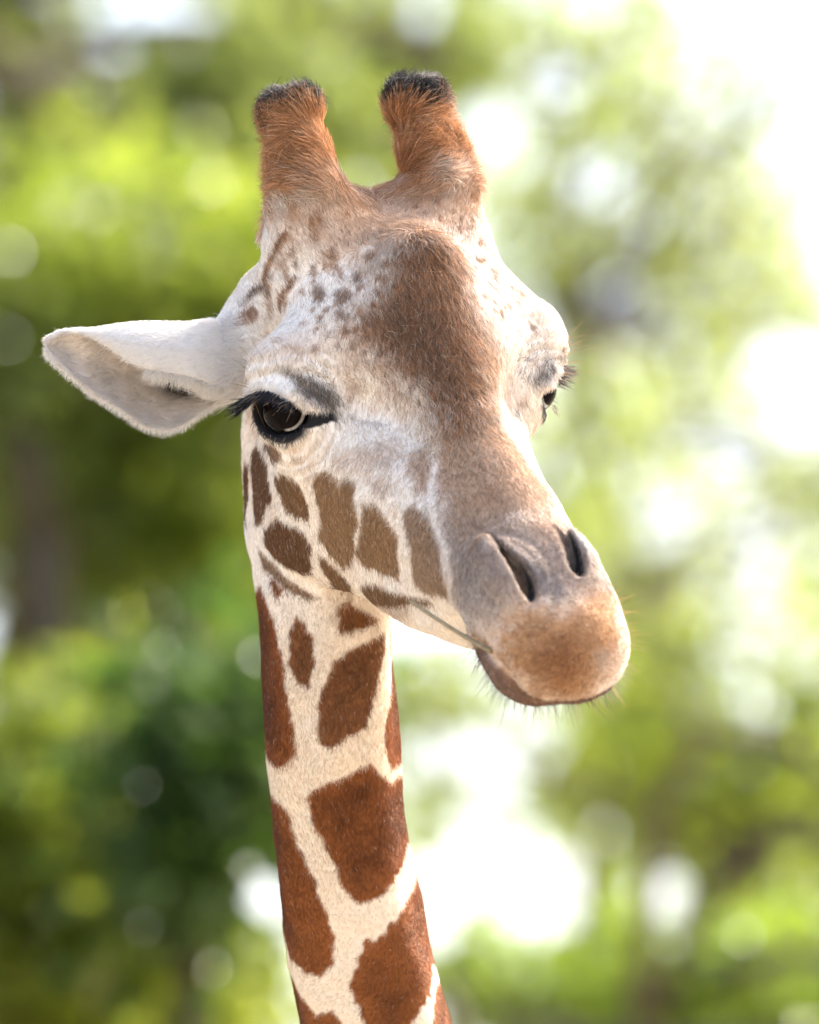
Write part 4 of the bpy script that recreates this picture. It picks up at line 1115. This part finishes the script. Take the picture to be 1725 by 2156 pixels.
for sd in seeds:
    dd = np.linalg.norm(QP - sd, axis=1)
    d2 = np.where(dd < d1, d1, np.minimum(d2, dd)); d1 = np.minimum(d1, dd)
qa = sstep(.5 + ((d2 - d1) - .045) / .02) * sstep((QP[:, 2] - .75) / .3)
QC = HUE['neck_cream'] + (HUE['neck'] - HUE['neck_cream']) * qa[:, None]
body = link_mesh('body', np.concatenate([to_world(BP), QP]), np.concatenate([BF[:, ::-1], QF + len(BP)]), hide_mat)
set_color(body.data, 'coat', np.concatenate([coat(BP, BN), QC]))
adopt(body)

# ears
def ear_coat(P, N, outer):
    C = np.tile(HUE['white'], (len(P), 1))
    yn = (P[:, 1] - 690) / 200.0
    inner = np.array([.64, .58, .52]) * (1 + .12 * noise(P, 14, 1)[:, None])
    C = np.where(outer[:, None], C, inner)
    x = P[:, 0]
    dark = np.exp(-(((x - 392) / 52) ** 2 + ((P[:, 1] - 806) / 24) ** 2)) * (~outer)  # shade of the ear hollow, painted in below the fold
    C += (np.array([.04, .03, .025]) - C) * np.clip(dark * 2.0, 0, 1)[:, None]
    return C


EG = ear_grid(30)
for s_ in (1, -1):
    G = EG
    if s_ < 0:                      # the left ear is laid further back, out of sight behind the head
        c0 = np.array([470.0, 766, -112])
        q = (EG - c0)
        an = math.radians(38); ca, sa = math.cos(an), math.sin(an)
        q = np.stack([q[..., 0] * ca - q[..., 2] * sa * -1, q[..., 1] + .12 * q[..., 0] * -1, q[..., 2] * ca + q[..., 0] * sa], -1)
        G = mirror_pts(c0 + q)[:, ::-1]
    V, Fq = shell(G, 8)
    na = G.shape[0] * G.shape[1]
    me_o = link_mesh('ear', to_world(V), Fq, ear_mat)
    VN = vert_normals(V, Fq)
    outer_first = s_ > 0
    mean_t = VN[:na, 2].reshape(G.shape[:2])
    ref = V if s_ > 0 else np.concatenate([EG[:, ::-1].reshape(-1, 3)] * 2)
    # the hollow side of the sheet is the one whose normal looks at the ear's own axis
    ax_c = ref.reshape(2, *G.shape[:2], 3)[0][:, [2, -6]].mean(1)
    inward = ((np.concatenate([G.reshape(-1, 3)] * 2).reshape(2, *G.shape[:2], 3).mean(2, keepdims=True) - V.reshape(2, *G.shape[:2], 3)) * VN.reshape(2, *G.shape[:2], 3)).sum(-1) > 0
    is_in = np.zeros((2, *G.shape[:2]), bool)
    is_in[0 if inward[0].mean() > inward[1].mean() else 1] = True
    EC = ear_coat(ref, VN, ~is_in.reshape(-1))
    set_color(me_o.data, 'coat', EC)
    adopt(me_o)
    if s_ > 0:
        EAR = (V, Fq, VN, EC, is_in.reshape(-1), G)
    # fine fur on the ear
    g = np.random.default_rng(5 + s_)
    X, n = scatter(V, Fq, VN, np.ones(len(V)), 26000 if s_ > 0 else 9000, g)
    e_dir = G[-1].mean(0) - G[0].mean(0); e_dir /= np.linalg.norm(e_dir)
    tg = tangent(e_dir[None] * .8 + np.array([0, .35, 0])[None] + g.normal(size=X.shape) * .28, n)
    from mathutils.kdtree import KDTree
    kd = KDTree(len(V))
    for i, v in enumerate(V):
        kd.insert(v, i)
    kd.balance()
    near = np.array([kd.find(x)[1] for x in X])
    cc = EC[near] * g.uniform(.85, 1.15, (len(X), 1))
    ln = g.uniform(9, 17, len(X))
    hair('ear_fur', strands(X, tg, n, ln, g.uniform(.2, .6, len(X)), g.normal(0, .15, len(X)), 4), np.full(len(X), .55), np.clip(cc, .01, .9), fur_mat, me_o, 'stuff')
    # long hairs: along the lower margin, and the tuft inside the fold
    if s_ > 0:
        lo = G[8:, -1]; i = g.integers(0, len(lo) - 1, 1500); f = g.random(1500)[:, None]
        X = lo[i] * (1 - f) + lo[i + 1] * f + g.normal(0, 1.2, (1500, 3))
        out = np.array([-.25, .9, .1])[None] + g.normal(0, .25, (1500, 3))
        out /= np.linalg.norm(out, axis=1)[:, None]
        zdir = np.tile([[0., 0, 1]], (1500, 1))
        A1 = strands(X, out, zdir, g.uniform(8, 20, 1500), g.normal(0, .2, 1500), g.normal(0, .3, 1500), 4)
        fo = G[6:40, 0]; i = g.integers(0, len(fo) - 1, 1500); f = g.random(1500)[:, None]
        X = fo[i] * (1 - f) + fo[i + 1] * f
        out = np.array([-.3, .9, -.2])[None] + g.normal(0, .3, (1500, 3)); out /= np.linalg.norm(out, axis=1)[:, None]
        A2 = strands(X, out, np.tile([[0., 0, 1]], (1500, 1)), g.uniform(8, 38, 1500), g.normal(0, .2, 1500), g.normal(0, .3, 1500), 4)
        up = G[4:, 3:8].reshape(-1, 3); 
        AA = np.concatenate([A1, A2])
        hair('ear_fringe', AA, np.full(len(AA), .5), np.clip(np.tile([[.78, .74, .68]], (len(AA), 1)) * g.uniform(.8, 1.1, (len(AA), 1)), 0, .88), fur_mat, me_o, 'stuff')

# eyes
eye_mat = attr_material('eye', 'coat', .05, 0, .04)
for s_ in (1, -1):
    c0 = sk(*side(EYE_C, s_))
    m3 = np.array([1, s_, 1])
    e_ = (EYE_E * m3) @ SK; w_ = (EYE_W * m3) @ SK
    gaze = unit(unit(np.array([.573, .45 * 1, .683]) * m3 @ SK) * .72 + e_ * .28)
    nu, nv = 96, 64
    V = []; 
    for j in range(nv + 1):
        ph = math.pi * j / nv
        for i in range(nu):
            th = 2 * math.pi * i / nu
            V.append((math.sin(ph) * math.cos(th), math.sin(ph) * math.sin(th), math.cos(ph)))
    D = np.array(V)
    # the pole of the globe looks along the gaze; the cornea bulges a little
    zx = unit(np.cross(gaze, [0, 1, 0])); zy = np.cross(gaze, zx)
    W3 = D @ np.stack([zx, zy, gaze])
    ang = np.degrees(np.arccos(np.clip(D[:, 2], -1, 1)))
    R_ = EYE_R * (1 + .05 * np.exp(-(ang / 34) ** 2))
    Pt = c0 + W3 * R_[:, None]
    Fq = [(j * nu + i, j * nu + (i + 1) % nu, (j + 1) * nu + (i + 1) % nu, (j + 1) * nu + i) for j in range(nv) for i in range(nu)]
    C = np.tile([[.004, .003, .003]], (len(D), 1))
    iris = sstep((ang - 24) / 10) * sstep((42 - ang) / 4)
    C += (np.array([.007, .004, .0035]) - C) * (iris * (.7 + .3 * np.sin(np.arctan2(D[:, 1], D[:, 0]) * 40)))[:, None]
    wcomp = W3 @ w_
    ring = sstep((ang - 41) / 2.0) * sstep((50 - ang) / 3) * sstep((wcomp - .3) / .2)
    C += (np.array([.52, .50, .48]) - C) * ring[:, None]
    C = np.where((ang > 56)[:, None], np.array([.006, .006, .007]), C)
    eb = link_mesh('eyeball', to_world(Pt), Fq, eye_mat)
    set_color(eb.data, 'coat', C)
    adopt(eb)
    # eyelashes along the upper lid, short ones along the lower
    g = np.random.default_rng(31)
    n1 = 520 if s_ > 0 else 240
    kk = spline([(-70, 16, 44), (-52, 36, 56), (-24, 49, 64), (6, 51, 66), (38, 40, 62), (62, 22, 54)], 8)
    uu = g.random(n1) ** 1.35 * (len(kk) - 1.001); i = uu.astype(int); f = (uu - i)[:, None]
    X = kk[i] * (1 - f) + kk[i + 1] * f + g.normal(0, 2.0, (n1, 3))
    along = uu / len(kk)
    Dd = EYE_E * 1.0 - EYE_U * .25 + EYE_W * -.28
    Dl = np.tile(Dd, (n1, 1)) + g.normal(0, .16, (n1, 3)) + np.outer(along - .3, EYE_W * .5)
    Dl /= np.linalg.norm(Dl, axis=1)[:, None]
    n2 = 70 if s_ > 0 else 30
    k2 = spline([(-58, -20, 44), (-30, -42, 52), (8, -50, 56), (44, -34, 52), (80, -10, 46)], 8)
    u2 = g.random(n2) * (len(k2) - 1.001); i2 = u2.astype(int); f2 = (u2 - i2)[:, None]
    X2 = k2[i2] * (1 - f2) + k2[i2 + 1] * f2 + g.normal(0, 3, (n2, 3))
    D2 = EYE_E * .7 - EYE_U * .9 + g.normal(0, .2, (n2, 3)); D2 /= np.linalg.norm(D2, axis=1)[:, None]
    conv = lambda q: np.array([sk(*side(EYE_C + a[0] * EYE_W + a[1] * EYE_U + a[2] * EYE_E, s_)) for a in q])
    rot = lambda q: (q * m3) @ SK
    L1 = g.uniform(26, 52, n1) * (1.1 - .55 * along); L2_ = g.uniform(7, 17, n2)
    U1 = np.tile(rot(EYE_U[None]), (n1, 1)); U2 = np.tile(rot(EYE_E[None]), (n2, 1))
    A1 = strands(conv(X), rot(Dl), U1, L1, g.uniform(-.45, -.1, n1), g.normal(0, .1, n1), 6)
    A2 = strands(conv(X2), rot(D2), U2, L2_, g.uniform(0, .4, n2), g.normal(0, .1, n2), 6)
    colr = np.tile([[.02, .022, .03]], (n1 + n2, 1)); 
    pale = g.random(n1 + n2) < (.13 if s_ > 0 else .4)
    colr[pale] = (.30, .24, .18)
    hair('eyelashes', np.concatenate([A1, A2]), np.concatenate([np.full(n1, 1.15 if s_ > 0 else .75), np.full(n2, .6)]), colr, fur_mat, eb, 'stuff')
# ------------------------------------------------------------------ body fur
def flow(P, N, S, g):
    """direction, length, lift, radius of the hair at each root (portrait frame)"""
    n = len(P)
    sgn = np.tanh(S[:, 1] / 40.0)[:, None]
    top = sstep((S[:, 2] - 60) / 120.0)[:, None]
    V = (1 - top) * (-AX_D * .75 + AX_F * .55) + top * (AX_F * 1.0 + sgn * AX_L * .35)
    behind = sstep((-195 - S[:, 0]) / 40.0)[:, None]
    V = V * (1 - behind) + behind * (-AX_F * .8 + AX_D * .25 + sgn * AX_L * .2)
    thn, rel, rad = neck_param(P)
    nk = (((P[:, 1] > 1100) & (rel < 1.2) & (S[:, 2] < -150)) | (P[:, 1] > 1420) & (S[:, 2] < -100))[:, None]
    V = np.where(nk, np.array([.05, 1, .1]), V)
    er = np.minimum(np.linalg.norm(P - sk(-262, 288, -168), axis=1), np.linalg.norm(P - sk(-262, -288, -168), axis=1))
    ew = sstep((150 - er) / 80.0)[:, None]
    V = V * (1 - ew) + ew * (sgn * AX_L - AX_D * .3)
    length = g.uniform(9, 16, n) + 16 * sstep((120 - er) / 60.0); lift = g.uniform(.12, .45, n); rad_ = g.uniform(.42, .68, n)
    length = np.where(nk[:, 0], length * .85, length)
    # brown forehead and its horn: longer, rougher hair
    fw = np.exp(-((S[:, 1] + 20) / 110) ** 2) * sstep((S[:, 0] + 260) / 60) * sstep((330 - S[:, 0]) / 200) * (S[:, 2] > 120)
    length = length * (1 + 1.0 * fw); lift = lift + .12 * fw
    crest = np.exp(-((S[:, 0] + 190) / 42) ** 2 - ((S[:, 1] + 10) / 75) ** 2) * (S[:, 2] > 200)
    length = length + 14 * crest; lift = lift + .35 * crest
    # muzzle: very short
    mz = sstep((S[:, 0] - 600) / 120.0)
    length = length * (1 - .25 * mz)
    lipw = sstep((S[:, 0] - 690) / 80.0)[:, None] 
    ctr = sk(760, 5, 150)
    rad_dir = P - ctr
    V = V * (1 - lipw) + lipw * rad_dir / (np.linalg.norm(rad_dir, axis=1)[:, None] + 1e-6)
    # ossicones: long, swept outwards
    u, d, wh = horn_param(P)
    hw = sstep((u + .25) / .35) * (d < 150)
    ax = np.stack([(b - a) / np.linalg.norm(b - a) for a, b in HORN_AX])[wh]
    outw = np.where((wh == 0)[:, None], np.array([-1.0, 0, .1]), np.array([1.0, 0, .1]))
    radial = tangent(N, ax)
    Vh = outw * .75 + radial * .35 + ax * .55
    V = V * (1 - hw[:, None]) + Vh * hw[:, None]
    tip = sstep((u - .86) / .08) * hw
    length = length * (1 - hw) + hw * g.uniform(26, 62, n)
    lift = lift + hw * .12
    length = np.where(tip > .5, g.uniform(18, 56, n), length)
    lift = np.where(tip > .5, g.uniform(.2, .7, n), lift)
    rad_ = rad_ * (1 + .35 * hw)
    V = np.where((tip > .5)[:, None], radial * .9 + ax * .45 + outw * .35, V)
    V = V + g.normal(0, .22, (n, 3)) + .22 * np.stack([noise(P, 30, 0), noise(P, 30, 1), noise(P, 30, 2)], 1)
    # clumping on the ossicones
    V = V + hw[:, None] * .6 * np.stack([noise(P, 20, 1), noise(P, 20, 2), noise(P, 20, 3)], 1)
    # nothing grows on the eyelid rims, in the nostrils or deep in the mouth
    bare = np.zeros(n, bool)
    for s_ in (1, -1):
        q = S - side(EYE_C, s_); m3 = np.array([1, s_, 1])
        w, uu, e = q @ (EYE_W * m3), q @ (EYE_U * m3), q @ (EYE_E * m3)
        bare |= ((w / 68) ** 2 + ((uu + 4) / np.where(uu > -4, 44, 56)) ** 2 < 1) & (e > -20)
    return V, length, lift, rad_, hw, tip, bare, nk[:, 0]


g = np.random.default_rng(11)
SB = to_sk(BP)
front = np.where(BN[:, 2] > -.35, 1.0, .35)
front = np.where(BP[:, 1] > 2230, .05, front)
uB, dB, _ = horn_param(BP)
front = np.where((uB > -.1) & (dB < 150), front * 2.0, front)
X, n = scatter(BP, BF, BN, front, N_FUR, g)
S = to_sk(X)
V, ln, lift, rad, hw, tip, bare, nk = flow(X, n, S, g)
C = coat(X, n, g.normal(0, 1, len(X)))
dark = C.mean(1)
bare |= dark < .0135
keep = ~bare
X, n, S, V, ln, lift, rad, C, hw, tip, nk = (a[keep] for a in (X, n, S, V, ln, lift, rad, C, hw, tip, nk))
tg = tangent(V, n)
var = g.normal(1, .16, len(X))
C = C * np.clip(var, .55, 1.6)[:, None]
# single pale and dark hairs
pale = g.random(len(X)) < np.where(nk, .012, .045)
C[pale] += (np.array([.70, .60, .48]) - C[pale]) * .55
darkh = (g.random(len(X)) < .05) & (S[:, 2] > 90) & (hw < .2) & (C.mean(1) < .4)
C[darkh] *= .35
fz = (S[:, 2] > 130) & (np.abs(S[:, 1]) < 170) & (S[:, 0] < 420) & (hw < .2) & (C.mean(1) < .3)
kk = g.random(len(X))
C = np.where((fz & (kk < .28))[:, None], C * np.array([1.55, 1.35, 1.15]), C)
C = np.where((fz & (kk > .72))[:, None], C * .5, C)
hb = (hw > .4) & (tip < .5)
k = g.random(len(X))
C = np.where((hb & (k < .30))[:, None], C * 1.45 + .05, C)
C = np.where((hb & (k > .80))[:, None], C * .55, C)
fur = hair('fur', strands(X, tg, n, ln, lift, g.normal(0, .22, len(X)), 5), rad, np.clip(C, .004, .88), fur_mat, None, 'stuff')
adopt(fur)

# long curled pale hairs strewn over the forehead
m = np.where((np.abs(S[:, 1]) < 130) & (S[:, 0] > -230) & (S[:, 0] < 260) & (S[:, 2] > 130) & (n[:, 2] > 0))[0]
m = g.choice(m, 420, replace=False)
a = strands(X[m], tangent(V[m] + g.normal(0, .5, (420, 3)), n[m]), n[m], g.uniform(9, 24, 420), g.uniform(.3, .8, 420), g.normal(0, .9, 420), 6)
adopt(hair('forehead_hairs', a, np.full(420, .45), np.tile([[.52, .40, .27]], (420, 1)) * g.uniform(.5, 1.2, (420, 1)), fur_mat, None, 'stuff'))

# whiskers: chin and lips, then the long bristles over the brows
def sub(mask, cnt):
    i = np.where(mask)[0]
    return g.choice(i, min(cnt, len(i)), replace=False)


W = []; WC = []
w1 = sub((X[:, 1] < 1560) & (X[:, 0] > 950) & (S[:, 0] > 690) & (S[:, 2] < 95) & (n @ AX_F > -.3), 380)
dirs = n[w1] * .9 + AX_F * .7 - AX_D * .25 + g.normal(0, .3, (len(w1), 3)); dirs /= np.linalg.norm(dirs, axis=1)[:, None]
W.append(strands(X[w1], dirs, n[w1], g.uniform(16, 80, len(w1)) * g.uniform(.5, 1, len(w1)), g.normal(0, .12, len(w1)), g.normal(0, .16, len(w1)), 6))
WC.append(np.where(g.random(len(w1))[:, None] < .3, np.array([[.35, .22, .10]]), np.array([[.07, .055, .05]])))
w2 = sub((X[:, 1] < 1560) & (X[:, 0] > 950) & (S[:, 0] > 700) & (S[:, 1] < -90) & (S[:, 2] > 40), 46)
dirs = n[w2] + AX_F * .3 + g.normal(0, .25, (len(w2), 3)); dirs /= np.linalg.norm(dirs, axis=1)[:, None]
W.append(strands(X[w2], dirs, n[w2], g.uniform(20, 62, len(w2)), g.normal(0, .12, len(w2)), g.normal(0, .14, len(w2)), 6))
WC.append(np.tile([[.36, .22, .11]], (len(w2), 1)))
for s_ in (1, -1):
    q = S - side(np.array([-20, 330, 70]), s_)
    w3 = sub((np.linalg.norm(q, axis=1) < 75) & (S[:, 1] * s_ > 200), 34)
    dirs = n[w3] + np.array([0, -.35, 0]) + g.normal(0, .35, (len(w3), 3)); dirs /= np.linalg.norm(dirs, axis=1)[:, None]
    W.append(strands(X[w3], dirs, n[w3], g.uniform(25, 92, len(w3)), g.normal(0, .15, len(w3)), g.normal(0, .16, len(w3)), 6))
    WC.append(np.tile([[.30, .18, .09]], (len(w3), 1)))
    # soft brow fringe
    q = S - side(np.array([24, 262, 104]), s_)
    w4 = sub((np.linalg.norm(q , axis=1) < 48) & (S[:, 1] * s_ > 180), 260)
    m3 = np.array([1, s_, 1])
    lay = (-EYE_W * .9 + EYE_U * .45) * m3 @ SK
    dirs = tangent(np.tile(lay, (len(w4), 1)) + g.normal(0, .3, (len(w4), 3)), n[w4])
    W.append(strands(X[w4], dirs, n[w4], g.uniform(8, 18, len(w4)), g.uniform(.15, .5, len(w4)), g.normal(0, .15, len(w4)), 6))
    WC.append(np.tile([[.10, .08, .065]], (len(w4), 1)) * g.uniform(.5, 2.2, (len(w4), 1)))
# pale hair spilling from the root of the right ear over the fold
w5 = sub((X[:, 0] > 445 + 25 * np.sin(X[:, 1] / 23.0)) & (X[:, 0] < 520) & (X[:, 1] > 660) & (X[:, 1] < 870) & (X[:, 2] > -150) & (n[:, 2] > -.2), 1500)
dirs = tangent(np.tile([[-1., .05, .1]], (len(w5), 1)) + g.normal(0, .3, (len(w5), 3)), n[w5])
W.append(strands(X[w5], dirs, n[w5], g.uniform(14, 90, len(w5)) * g.uniform(.4, 1, len(w5)), g.uniform(.1, .35, len(w5)), g.normal(0, .15, len(w5)), 6))
WC.append(np.tile([[.80, .77, .74]], (len(w5), 1)) * g.uniform(.88, 1.06, (len(w5), 1)))
W = np.concatenate(W); WC = np.concatenate(WC)
adopt(hair('whiskers', W, np.full(len(W), .5), WC, fur_mat, None, 'stuff'))

# ------------------------------------------------------------------ the stem in its mouth
stem_mat = simple_mat('stem_skin', (.20, .155, .085), (.34, .27, .16), 160, .5)
pa = np.array(STEM_A); pb = np.array(STEM_B)
sp = [pa + (pb - pa) * t + np.array([0, 4 * math.sin(3.1 * t), 0]) for t in np.linspace(0, 1, 24)]
sr = [3.7 + 1.5 * t + (1.6 if abs(t - .70) < .025 else 0) for t in np.linspace(0, 1, 24)]
V_, F_ = tube(sp, sr)
wv = to_world(V_); o0 = wv[-1].copy()
st = link_mesh('plant_stem', wv - o0, F_, stem_mat)
st.location = o0
tag(st, 'thin pale green dry plant stem poking out of the corner of the giraffe\'s mouth', 'stem')
